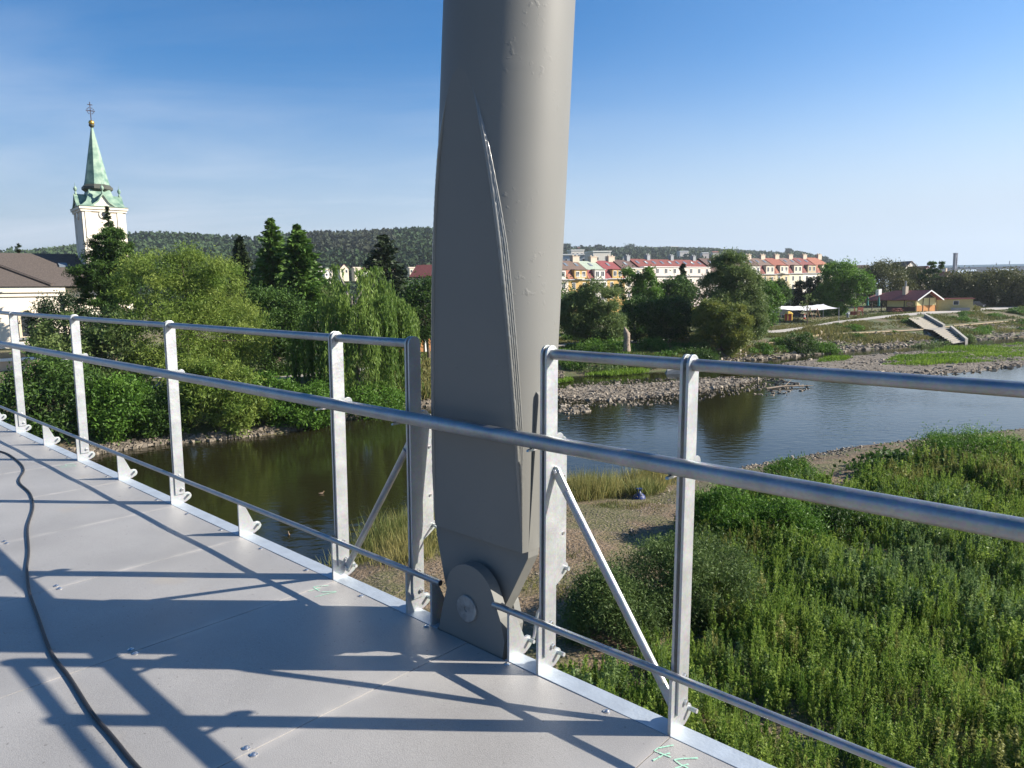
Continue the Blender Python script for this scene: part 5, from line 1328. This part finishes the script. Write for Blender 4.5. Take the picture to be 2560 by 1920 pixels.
p = at(1062, 880, 88); fz = ground_z(1062, 88); fe = thing('timber_fence', 'orange plank fence with white posts beside the steel column', 'fence', (p[0], p[1], fz), R(28))
PLANK = pmat('orange_planks', (.45, .20, .07), .8, 0, .25, 4)
for i in range(-2, 4):
    m = MB(); m.box(i * 2.1, i * 2.1 + .32, -.16, .16, -.3, 1.75); m.build('fence_post', FRAME, fe)
    m = MB()
    for k in range(9): m.box(i * 2.1 + .325, i * 2.1 + 2.095, -.04, .04, .12 + k * .175, .27 + k * .175)
    m.build('plank_panel', PLANK, fe)
p = at(95, 1010, 58); rf_ = thing('path_railing', 'thin grey railing along the river path at the far left', 'railing', (p[0], p[1], ground_z(95, 58)), R(12)); m = MB()
for x in np.arange(-6, 4.1, 2): m.tube([(x, 0, -.3), (x, 0, 1.05)], .03, 6)
m.build('upright', GREYM, rf_); m = MB()
for z in (.45, .75, 1.05): m.tube([(-6, 0, z), (4, 0, z)], .022, 6)
m.build('rail', GREYM, rf_)

# ------------------------------------------------------------------ pub, shed and playground on the far bank
YEL = wcol('pale_yellow_plaster', (.64, .56, .27)); OWOOD = pmat('orange_boarding', (.50, .22, .06), .7, 0, .15, 5); DWOOD = pmat('dark_timber', (.055, .04, .032), .8); BRICK = pmat('dark_brick', (.13, .07, .055), .9, 0, .3, 9)
TEAL = pmat('teal_canvas', (.02, .16, .15), .8); REDP = pmat('red_play_paint', (.45, .06, .03), .5); YELP = pmat('yellow_play_paint', (.62, .42, .07), .5); SAIL = pmat('white_sailcloth', (.82, .80, .78), .8, var=.04); NAVY = pmat('navy_car_paint', (.012, .02, .05), .25)
D = 168; p = at(2288.5, 779, D); pub = thing('riverside_pub', 'yellow pub with dark red roof and timber gable at the top of the river steps', 'pub', (p[0], p[1], 3.5), R(20)); pz = lambda v, d=D: zat(v, 2295, d) - 3.5
ev, rg_ = pz(746), pz(727.5); PW, PL = 6.3, 8.2
m = MB(); m.box(0, PW, 0, PL, -.5, ev); m.add([(.0, 0, ev), (PW, 0, ev), (PW / 2, 0, rg_ - .15), (0, PL, ev), (PW, PL, ev), (PW / 2, PL, rg_ - .15)], [(0, 1, 2), (5, 4, 3)]); m.build('wall', YEL, pub)
m = MB(); m.box(.12, PW - .12, -.09, -.002, .05, 1.45); 
o = m.build('boarding', OWOOD, pub)
m = MB(); m.add([(.5, -.03, ev + .05), (PW - .5, -.03, ev + .05), (PW / 2, -.03, rg_ - .3), (.5, -.12, ev + .05), (PW - .5, -.12, ev + .05), (PW / 2, -.12, rg_ - .3)], [(0, 2, 1), (3, 4, 5), (0, 1, 4, 3), (1, 2, 5, 4), (2, 0, 3, 5)]); m.build('gable_boards', DWOOD, pub)
for x in (.02, PW * .33, PW * .64, PW - .16):
    m = MB(); m.box(x, x + .14, -.16, -.10, 0, ev); m.build('timber_post', DWOOD, pub)
m = MB()
for s_ in (-1, 1):
    xa, xb = PW / 2, PW / 2 + s_ * (PW / 2 + .9); sl = (rg_ - ev) / (PW / 2); zb2 = rg_ - sl * (PW / 2 + .9)
    m.hexa([(xb, -1.3, zb2), (xa, -1.3, rg_), (xa, PL + .4, rg_), (xb, PL + (6.8 if s_ < 0 else .4), zb2), (xb, -1.3, zb2 + .16), (xa, -1.3, rg_ + .16), (xa, PL + .4, rg_ + .16), (xb, PL + (6.8 if s_ < 0 else .4), zb2 + .16)])
rf = m.build('roof', roofm('pub_roof', (.21, .06, .055)), pub)
m = MB(); sl = (rg_ - ev) / (PW / 2)
for s_ in (-1, 1):
    xa, xb = PW / 2, PW / 2 + s_ * (PW / 2 + .95); zb2 = rg_ - sl * (PW / 2 + .95); m.hexa([(xb, -1.36, zb2 - .1), (xa, -1.36, rg_ - .1), (xa, -1.302, rg_ - .1), (xb, -1.302, zb2 - .1), (xb, -1.36, zb2 + .2), (xa, -1.36, rg_ + .2), (xa, -1.302, rg_ + .2), (xb, -1.302, zb2 + .2)])
m.build('barge_board', FRAME, rf)
m = MB(); m.hexa([(-.9, PL + .1, ev - .5), (PW / 2, PL + .1, rg_ - .02), (PW / 2, PL + 6.5, rg_ - .9), (-1.2, PL + 6.9, ev - .75), (-.9, PL + .1, ev - .36), (PW / 2, PL + .1, rg_ + .12), (PW / 2, PL + 6.5, rg_ - .75), (-1.2, PL + 6.9, ev - .6)]); m.build('terrace_roof', roofm('faded_red_roof', (.30, .11, .08)), pub)
for y in (PL + .6, PL + 3.4, PL + 6.4):
    m = MB(); m.box(-.95, -.8, y, y + .15, -.4, ev - .5); m.build('terrace_post', DWOOD, pub)
m = MB(); m.box(-.04, -.002, .15, PL - .1, 0, 1.15); m.build('brick_plinth', BRICK, pub)
for y in (.04, 3.0, PL - .2):
    m = MB(); m.box(-.10, -.042, y, y + .16, 0, ev); m.build('timber_post', DWOOD, pub)
m = MB(); m.box(-.07, -.003, .6, 2.5, 1.25, 2.4); f_ = m.build('window', DWOOD, pub); m = MB(); m.box(-.09, -.072, .7, 2.4, 1.33, 2.32); m.build('pane', PANE, f_)
m = MB(); m.box(1.2, 2.1, 4.0, 4.9, ev, rg_ + 1.1); m.build('chimney', CHIM, rf); m = MB(); m.tube([(1.65, 4.45, rg_ + 1.1), (1.65, 4.45, rg_ + 2.4)], .22, 10); m.build('flue', GREYM, rf)
m = MB(); m.box(1.0, 2.0, PL + 3.4, PL + 4.3, ev + .3, rg_ + .6); m.build('roof_vent', FRAME, rf)

D = 172; p = at(2344, 776, D); sh_ = thing('yellow_shed', 'low yellow shed with flat red edged roof right of the pub', 'shed', (p[0], p[1], 3.5), R(-24)); e2 = zat(748, 2375, D) - 3.5
sw = 7.1; m = MB(); m.box(0, sw, 0, 3.4, -.5, e2); m.build('wall', pmat('ochre_yellow_plaster', (.50, .42, .19), .9, var=.08, scale=2), sh_)
m = MB(); m.box(-.3, sw + .35, -.35, 3.6, e2 + .002, e2 + .22); m.build('roof', pmat('red_roof_edge', (.25, .075, .06), .8), sh_)
m = MB(); m.box(3.1, 4.3, -.05, -.002, 1.35, 2.35); f_ = m.build('window', FRAME, sh_); m = MB(); m.box(3.18, 4.22, -.07, -.052, 1.42, 2.28); m.build('pane', PANE, f_)
m = MB(); m.box(2.6, 6.4, -1.1, -.3, 0, .12); m.box(2.6, 6.4, -1.1, -1.04, .12, .75); m.build('terrace_screen', GREYM, sh_)


def solid_of(mb_fn, name, label, cat, u, v, D, mat, rz=0, z=None, group=None, smooth=0):
    q = at(u, v, D); zz = zat(v, u, D) if z is None else z; m_ = MB(); mb_fn(m_); o_ = m_.build(name, mat, None, smooth=smooth); o_.location = (q[0], q[1], zz); o_.rotation_euler = (0, 0, rz); tag(o_, label, cat, group); return o_


# parasols (closed)
for u, v, lab in ((2168, 776, 'closed teal parasol at the left end of the pub terrace'), (2196, 777, 'closed teal parasol in front of the pub terrace opening')):
    q = at(u, v, 166); t_ = thing('closed_parasol', lab, 'parasol', (q[0], q[1], zat(v, u, 166)), 0, 'closed parasols on the pub terrace')
    m = MB(); m.tube([(0, 0, 0), (0, 0, 3.3)], .035, 8); m.build('pole', GREYM, t_); m = MB(); m.lathe([(.06, 1.0), (.30, 1.15), (.24, 1.9), (.20, 2.6), (.10, 3.15), (.02, 3.35)], 9); m.build('canopy', TEAL, t_, smooth=50)
# picnic tables
for u, v, lab in ((2234, 781, 'red brown picnic table before the pub side wall'), (2246, 780, 'second red brown picnic table, nearer the pub gable')):
    q = at(u, v, 160); t_ = thing('picnic_table', lab, 'table', (q[0], q[1], zat(v, u, 160)), R(30), 'picnic tables by the pub'); RW = pmat('red_brown_wood', (.20, .05, .035), .7)
    m = MB(); m.box(-.8, .8, -.35, .35, .72, .77); m.build('tabletop', RW, t_)
    for s_ in (-1, 1):
        m = MB(); m.box(-.8, .8, s_ * .7 - .14, s_ * .7 + .14, .42, .46); m.build('bench_seat', RW, t_)
        m = MB(); m.hexa([(s_ * .6 - .04, -.75, 0), (s_ * .6 + .04, -.75, 0), (s_ * .6 + .04, -.65, 0), (s_ * .6 - .04, -.65, 0), (s_ * .6 - .04, .2, .72), (s_ * .6 + .04, .2, .72), (s_ * .6 + .04, .3, .72), (s_ * .6 - .04, .3, .72)])
        m.hexa([(s_ * .6 - .04, .65, 0), (s_ * .6 + .04, .65, 0), (s_ * .6 + .04, .75, 0), (s_ * .6 - .04, .75, 0), (s_ * .6 - .04, -.3, .719), (s_ * .6 + .04, -.3, .719), (s_ * .6 + .04, -.2, .719), (s_ * .6 - .04, -.2, .719)]); m.build('leg', RW, t_)

# white sail canopy over the playground
D = 146; cen = at(2015, 790, D); zc2 = 2.75; sail = thing('sail_canopy', 'big white sail canopy on posts over the playground', 'canopy', (cen[0], cen[1], zc2))
cor4 = [(at(1936, 771, 144), 0), (at(2095, 770, 143), 0), (at(2058, 760, 157), 0), (at(1955, 765, 157), 0)]; c4 = [q - np.array([cen[0], cen[1], zc2]) for q, _ in cor4]
V = []; k = 14
for i in range(k + 1):
    for j in range(k + 1):
        a, b = i / k, j / k; q = (c4[0] * (1 - a) + c4[1] * a) * (1 - b) + (c4[3] * (1 - a) + c4[2] * a) * b
        q = q + np.array([0, 0, -.42 * (4 * a * (1 - a)) * (.5 + .5 * (1 - b)) - .10 * 4 * b * (1 - b) + .05 * math.sin(a * 60)]); cc_ = (c4[0] + c4[1] + c4[2] + c4[3]) / 4; pull = .10 * (4 * a * (1 - a) + 4 * b * (1 - b)) / 2; q[:2] = q[:2] + (cc_[:2] - q[:2]) * pull * .3; V.append(q)
Fs = [(i * (k + 1) + j, (i + 1) * (k + 1) + j, (i + 1) * (k + 1) + j + 1, i * (k + 1) + j + 1) for i in range(k) for j in range(k)]
nv = len(V); V2 = V + [q - np.array([0, 0, .02]) for q in V]; Fs += [tuple(nv + i for i in f[::-1]) for f in Fs]
m = MB(); m.add(V2, Fs); m.build('sail', SAIL, sail, smooth=50)
for q in c4:
    m = MB(); d_ = q[:2] / np.linalg.norm(q[:2]) * .25; m.tube([(q[0] + d_[0], q[1] + d_[1], -.6), (q[0] + d_[0] * .6, q[1] + d_[1] * .6, q[2] + .12)], .07, 8); m.build('post', GREYM, sail)
def ph(m_): m_.lathe([(.75, 0), (.75, 1.35)], 6); m_.lathe([(.95, 1.351), (.5, 1.75), (.05, 2.0)], 6)
q = at(1971, 800, 140); t_ = thing('playhouse', 'red and yellow playhouse under the sail canopy', 'playhouse', (q[0], q[1], zat(801, 1971, 140)))
m = MB(); m.lathe([(.7, 0), (.7, 1.3)], 6); m.build('wall', REDP, t_); m = MB(); m.lathe([(.9, 1.301), (.5, 1.6), (.05, 1.8)], 6); m.build('roof', YELP, t_)
for a in (0, 60, 120, 180, 240, 300):
    m = MB(); m.tube([(.73 * math.cos(R(a)), .73 * math.sin(R(a)), 0), (.73 * math.cos(R(a)), .73 * math.sin(R(a)), 1.3)], .07, 6); m.build('corner_post', YELP, t_)
q = at(2034, 797, 142); t_ = thing('swing_frame', 'wooden A frame swing at the back of the sail canopy', 'swing', (q[0], q[1], zat(797, 2034, 142)), R(25)); LW = pmat('light_timber', (.36, .20, .11), .8)
for x in (-1.0, 1.0):
    for y in (-.75, .75):
        m = MB(); m.tube([(x, y, -.1), (x, 0, 1.9)], .06, 6); m.build('leg', LW, t_)
m = MB(); m.tube([(-1.1, 0, 1.92), (1.1, 0, 1.92)], .07, 6); m.build('crossbeam', LW, t_)
m = MB(); m.tube([(-.2, 0, 1.9), (-.2, 0, .5)], .015, 4); m.tube([(.2, 0, 1.9), (.2, 0, .5)], .015, 4); m.box(-.25, .25, -.1, .1, .45, .5); m.build('seat', RUBBER, t_)
q = at(2011, 798, 140); t_ = thing('spring_rider', 'small red and white play figure post under the sail canopy', 'play figure', (q[0], q[1], zat(798, 2011, 140)))
m = MB(); m.lathe([(.22, 0), (.26, .25), (.12, .35)], 10); m.build('base', REDP, t_, smooth=40); m = MB(); m.lathe([(.16, .351), (.17, .65), (.08, .75)], 10); m.build('body', FRAME, t_, smooth=40); m = MB(); m.lathe([(.12, .751), (.10, 1.0), (.02, 1.1)], 10); m.build('head', REDP, t_, smooth=40)
q = at(2146, 787, 158); t_ = thing('play_tower', 'red wooden climbing tower with slide left of the pub', 'play tower', (q[0], q[1], zat(787, 2146, 158)), R(10)); RWD = pmat('red_timber', (.24, .055, .03), .75)
for x in (-.6, .6):
    for y in (-.6, .6):
        m = MB(); m.box(x - .06, x + .06, y - .06, y + .06, -.2, 1.75); m.build('post', RWD, t_)
m = MB(); m.box(-.7, .7, -.7, .7, .8, .88); m.build('platform', RWD, t_); m = MB(); m.box(-.66, .66, -.70, -.665, .9, 1.6); m.build('side_panel', RWD, t_); m = MB(); m.box(-1.7, -.75, -.5, .5, 0, .75); m.build('box_step', RWD, t_)
m = MB(); m.hexa([(.72, -.3, .82), (2.0, -.3, .05), (2.0, .3, .05), (.72, .3, .82), (.72, -.3, .88), (2.0, -.3, .11), (2.0, .3, .11), (.72, .3, .88)]); m.build('slide', GREYM, t_)
m = MB(); m.box(-.62, -.02, -.78, -.72, .9, .95); m.build('guard_rail', FRAME, t_)
q = at(2119, 793, 152); t_ = thing('litter_bin', 'grey litter bin on the verge left of the red climbing tower', 'bin', (q[0], q[1], zat(794, 2119, 152))); m = MB(); m.lathe([(.28, 0), (.3, .75)], 12); m.build('body', GREYM, t_, smooth=40); m = MB(); m.lathe([(.34, .751), (.30, .9), (.1, .98)], 12); m.build('lid', GREYM, t_, smooth=40)


def car(label, u, v, D, paint, rz):
    q = at(u, v, D); t_ = thing('parked_car', label, 'car', (q[0], q[1], zat(v, u, D)), rz, 'cars parked behind the playground'); sx = lambda p_, q_, r_: (p_, r_, q_)
    m = MB(); m.prism([(-2.1, .35), (2.1, .35), (2.15, .7), (1.2, .92), (-1.9, .95), (-2.15, .75)], sx, -.85, .85); m.build('body', paint, t_, bevel=.06)
    m = MB(); m.prism([(-1.75, .952), (1.0, .952), (.35, 1.45), (-1.3, 1.47)], sx, -.72, .72); cb_ = m.build('cabin', PANE, t_, bevel=.04)
    m = MB(); m.prism([(-1.25, 1.472), (.3, 1.452), (.25, 1.5), (-1.2, 1.52)], sx, -.66, .66); m.build('roof', paint, t_)
    for x in (-1.35, 1.35):
        for s_ in (-1, 1):
            m = MB(); m.tube([(x, s_ * .70, .32), (x, s_ * .88, .32)], .32, 14); w_ = m.build('wheel', RUBBER, t_, smooth=40); m = MB(); m.tube([(x, s_ * .881, .32), (x, s_ * .89, .32)], .18, 12); m.build('rim', GREYM, w_)


car('dark blue car parked behind the sail canopy', 1985, 794, 160, NAVY, R(-12)); car('silver car parked between the bright green tree and the bin', 2111, 789, 170, pmat('silver_car_paint', (.35, .36, .38), .3, .4), R(20))
car('black car parked under the brownish tree right of the shed', 2440, 768, 182, pmat('black_car_paint', (.02, .02, .022), .25), R(8))
# steps down to the river
def steps(root, a0, a1, b0, b1, n, mat, name='stair_flight'):
    a0, a1, b0, b1 = map(np.array, (a0, a1, b0, b1)); V = []; Fs = []
    for i in range(n + 1):
        t = i / n; l, r_2 = a0 + (b0 - a0) * t, a1 + (b1 - a1) * t; zt_, zn = a0[2] + (b0[2] - a0[2]) * t, a0[2] + (b0[2] - a0[2]) * min(1, (i + 1) / n)
        V += [(l[0], l[1], zt_), (r_2[0], r_2[1], zt_), (l[0], l[1], zn), (r_2[0], r_2[1], zn)]
    for i in range(n):
        k = i * 4; Fs += [(k, k + 1, k + 3, k + 2)]; Fs += [(k + 2, k + 3, k + 5, k + 4)]
    m_ = MB(); m_.add([tuple(np.array(v) - root_loc) for v in V], Fs); return m_.build(name, mat, root)


zt1, zt2, zt3 = 3.45, 1.75, .25
ST_ = pmat('pale_step_stone', (.29, .265, .225), .9, 0, .15, 2.5, bump=.3)
root_loc = gnd(2292, 795, zt1); stp = thing('river_steps', 'wide pale stone steps in two flights going down to the river from the pub', 'steps', root_loc)
f1 = (gnd(2272, 796, zt1), gnd(2310, 793, zt1), gnd(2313, 824, zt2), gnd(2357, 820, zt2)); f2 = (gnd(2334, 827, zt2), gnd(2374, 823, zt2), gnd(2384, 861, zt3), gnd(2413, 856, zt3))
f1 = [q + [0, 0, .12] for q in f1]; f2 = [q + [0, 0, .12] for q in f2]
steps(stp, *f1, 9, ST_); steps(stp, *f2, 9, ST_)
m = MB(); m.add([tuple(q - root_loc) for q in (f1[2], f1[3], f2[1] + (f2[1] - f2[0]) * .05, f2[0])], [(0, 1, 2, 3)]); m.build('landing', ST_, stp)
for fa, fb in ((f1[1], f1[3]), (f2[1], f2[3])):
    q0, q1 = fa - root_loc, fb - root_loc; m = MB(); ex = np.array([.55, .2, 0]); u_ = np.array([0, 0, 1.0])
    m.hexa([q0 - u_ * 1, q0 + ex - u_ * 1, q1 + ex - u_ * 1, q1 - u_ * 1, q0 + u_ * .5, q0 + ex + u_ * .5, q1 + ex + u_ * .5, q1 + u_ * .5]); m.build('side_wall', CONC, stp)
q = gnd(2042, 836, 1.7); o = None; m = MB(); P4 = [gnd(2028, 828, 2.35), gnd(2044, 821, 2.75), gnd(2057, 831, 2.1), gnd(2042, 839, 1.6)]
m.hexa([a - q - np.array([0, 0, .6]) for a in P4] + [a - q + np.array([0, 0, .1]) for a in P4]); o = m.build('concrete_slab', pmat('sandy_concrete', (.50, .40, .28), .9)); o.location = q; tag(o, 'sandy coloured concrete slab on the slope between the path and the dark bush', 'slab')
# bleached stump
q = at(1566, 866, 91); t_ = thing('bleached_stump', 'tall bleached broken tree stump beside the footpath on the far bank', 'tree stump', (q[0], q[1], zat(866, 1566, 91))); m = MB()
m.tube([(0, 0, -.6), (.02, 0, .5), (.10, .05, 1.1), (.02, 0, 1.6), (-.12, .02, 2.05), (-.25, 0, 2.45)], [.55, .42, .38, .40, .27, .05], 10); m.tube([(.05, 0, 1.2), (.35, .05, 1.6), (.40, .05, 1.75)], [.28, .2, .05], 8); m.build('trunk', pmat('bleached_wood', (.27, .21, .16), .9, 0, .45, 5, bump=.8, bscale=9), t_, smooth=50)
# concrete rubble block, driftwood, blue bag, ducks
q = gnd(1692, 934, .0); m = MB(); m.hexa([(-1.5, -.5, -.2), (1.2, -.7, -.2), (1.3, .7, -.2), (-1.3, .8, -.2), (-1.2, -.3, .35), (1.1, -.5, .95), (1.2, .6, 1.0), (-1.0, .6, .55)]); o = m.build('concrete_block', CONC, bevel=.06); o.location = q; tag(o, 'broken pale concrete block lying in the shallow water', 'concrete block')
for u, v, l_, rz, lab in ((1975, 970, 5.0, .2, 'long pale driftwood branch stranded in the river right of the short right post'), (1958, 958, 3.2, 2.4, 'thin driftwood twig standing out of the water beside the long branch')):
    q = gnd(u, v, .0); m = MB(); m.tube([(-l_ / 2, 0, .05), (-l_ * .1, .15, .18), (l_ / 2, 0, .12)], [.11, .09, .03], 7); m.tube([(-l_ * .1, .15, .18), (l_ * .1, .6, .7)], [.06, .02], 6); o = m.build('driftwood_branch', pmat('driftwood', (.24, .19, .14), .9, var=.3), smooth=50); o.location = q; o.rotation_euler = (0, 0, rz); tag(o, lab, 'driftwood')
q = gnd(1598, 1262, .7); m = MB(); m.lathe([(.02, 0), (.22, .03), (.30, .18), (.24, .4), (.10, .52), (.07, .6), (.14, .7)], 11); o = m.build('blue_bag', pmat('blue_plastic', (.012, .03, .14), .45, bump=.8, bscale=8), smooth=50); o.location = q; tag(o, 'dark blue bag lying in the golden grass by the near waterline', 'bag')
for i, (u, v, a, lab) in enumerate(((803, 1235, .4, 'brown duck on the dark water behind the tallest left post'), (722, 1338, 2.0, 'brown duck swimming near the deck edge left of the slanting left brace'), (1421, 1046, 1.0, 'brown duck on the water below the gravel bar beside the column'))):
    q = gnd(u, v, 0); t_ = thing('duck', lab, 'duck', (q[0], q[1], 0), a, 'ducks on the river'); t_.scale = (.5, .5, .5); BD = pmat('duck_brown', (.16, .11, .07), .7, var=.3, scale=20)
    m = MB(); m.tube([(-.26, 0, .12), (-.16, 0, .07), (0, 0, .06), (.13, 0, .08), (.19, 0, .13), (.20, 0, .20), (.235, 0, .245), (.27, 0, .24)], [.012, .07, .10, .085, .05, .036, .042, .02], 10); m.build('body', BD, t_, smooth=60)
    m = MB(); m.tube([(.27, 0, .238), (.325, 0, .228)], [.018, .012], 6); m.build('beak', YELP, t_)

# ------------------------------------------------------------------ wooded hills on the horizon
def hill(name, sky_uv, D, Dn, zn, mat, wood_label, n, size, seed, brown=None, dark=None, cover=1.0):
    us = np.linspace(sky_uv[0][0], sky_uv[-1][0], 120); vs = np.interp(us, [q[0] for q in sky_uv], [q[1] for q in sky_uv]); rows = []
    for t in np.linspace(0, 1.25, 16):
        row = []
        for u, v in zip(us, vs):
            d = Dn + (D - Dn) * t; zr_ = max(zat(v, u, D) - size * 2.3, zn); h_ = zn + (zr_ - zn) * (math.sin(min(t, 1) * math.pi / 2) if t <= 1 else 1 - (t - 1) * 2.5)
            q = at(u, 700, d); row.append((q[0], q[1], h_))
        rows.append(np.array(row))
    o = lofted(name, rows, [1] * 15, mat); tag(o, kind='structure')
    r = np.random.default_rng(seed); G2 = np.array(rows); nr, ncn = G2.shape[:2]
    i = r.uniform(0, 12.3, n); i[: n // 6] = r.uniform(10.6, 12.4, n // 6); j = r.uniform(0, ncn - 1.001, n); i0, j0 = i.astype(int), j.astype(int); fi, fj = (i - i0)[:, None], (j - j0)[:, None]
    P = (G2[i0, j0] * (1 - fj) + G2[i0, j0 + 1] * fj) * (1 - fi) + (G2[i0 + 1, j0] * (1 - fj) + G2[i0 + 1, j0 + 1] * fj) * fi
    pp_ = px(P); con = snoise(P[:, :2], 4.0 / (D - Dn), seed + 9) > .25
    per = 16; s_ = size * r.uniform(.6, 1.35, n); off = r.normal(size=(n, per, 3)); off /= np.linalg.norm(off, axis=2)[..., None]; off *= r.uniform(.45, 1, (n, per, 1))
    off[..., 2] = off[..., 2] * .55 + .55; k = con[:, None]; tz_ = r.uniform(0, 1, (n, per)); off2 = off.copy(); off2[..., 2] = tz_ * 1.7; off2[..., :2] *= (.55 * (1 - tz_) + .05)[..., None]; off = np.where(k[..., None], off2, off)
    Q = (P[:, None] + off * s_[:, None, None]).reshape(-1, 3); tn = np.repeat(np.clip(.45 + .3 * snoise(P[:, :2], 9.0 / (D - Dn), seed + 2) + r.normal(0, .2, n) - .3 * con, 0, 1), per)
    lv = leaves(Q, size * .75, size * .5, 0, r); bm_ = np.zeros(n, bool)
    if brown is not None: bm_ = inpoly(pp_, brown) & con | (inpoly(pp_, brown) & (r.uniform(0, 1, n) < .5))
    b4 = np.repeat(bm_, per); o = quads('far_wood', lv[~b4], mat_far := F_HILL, None, tn[~b4]); tag(o, wood_label, 'wood', kind='stuff')
    if bm_.any(): o = quads('dead_spruce_wood', lv[b4], F_DEAD, None, tn[b4]); tag(o, 'grey brown patch of dead spruces on the left wooded hill', 'wood', kind='stuff')


M_HILL = pmat('hill_floor', (.03, .05, .022), .95, var=.3, scale=.02)
hill('left_hill', [(-300, 640), (0, 634), (100, 624), (190, 613), (260, 602), (330, 594), (400, 591), (460, 594), (520, 598), (580, 600), (640, 602), (700, 594), (780, 590), (860, 591), (930, 587), (1000, 583), (1080, 582), (1200, 588), (1300, 602), (1400, 640)], 1150, 480, 8, M_HILL,
     'dark wooded hillside along the horizon left of the column', 17000, 6.5, 201, brown=[(770, 590), (980, 590), (990, 640), (940, 668), (760, 650)])
hill('right_hill', [(1180, 650), (1300, 632), (1412, 622), (1450, 617), (1500, 617), (1600, 617), (1680, 618), (1750, 618), (1830, 623), (1900, 626), (1960, 630), (1990, 625), (2020, 633), (2060, 640), (2085, 652), (2110, 672), (2130, 688)], 1750, 800, 8, M_HILL,
     'bluish wooded hill behind the red roofs on the right', 12000, 7.5, 202)
for u, v, s_ , lab in ((1575, 617, 34, 'big dark round tree on the right hilltop'), (1498, 615, 18, 'round tree on the hilltop right of the red roofed hill house'), (1968, 624, 16, 'dark tree clump on the knoll at the right end of the hill'), (1418, 612, 20, 'dark hilltop tree right against the steel column')):
    BT('hilltop_tree', lab, u - s_ / 2, u + s_ / 2, v - s_ * .15, v + s_ * .75, 1500, F_HILL, 900, 4.5, int(u), K=30, sig=.24)

# ------------------------------------------------------------------ air between the camera and the far hills
hzm = bpy.data.materials.new('air'); hzm.use_nodes = True; t_ = hzm.node_tree; t_.nodes.clear(); o_ = t_.nodes.new('ShaderNodeOutputMaterial'); v_ = t_.nodes.new('ShaderNodeVolumePrincipled')
v_.inputs['Color'].default_value = (.80, .88, 1.0, 1); v_.inputs['Density'].default_value = .00011; v_.inputs['Anisotropy'].default_value = .2
t_.links.new(v_.outputs[0], o_.inputs['Volume'])
m = MB(); m.box(-2600, 2600, -300, 2900, -3.0, 190); o = m.build('haze', hzm); tag(o, kind='stuff')
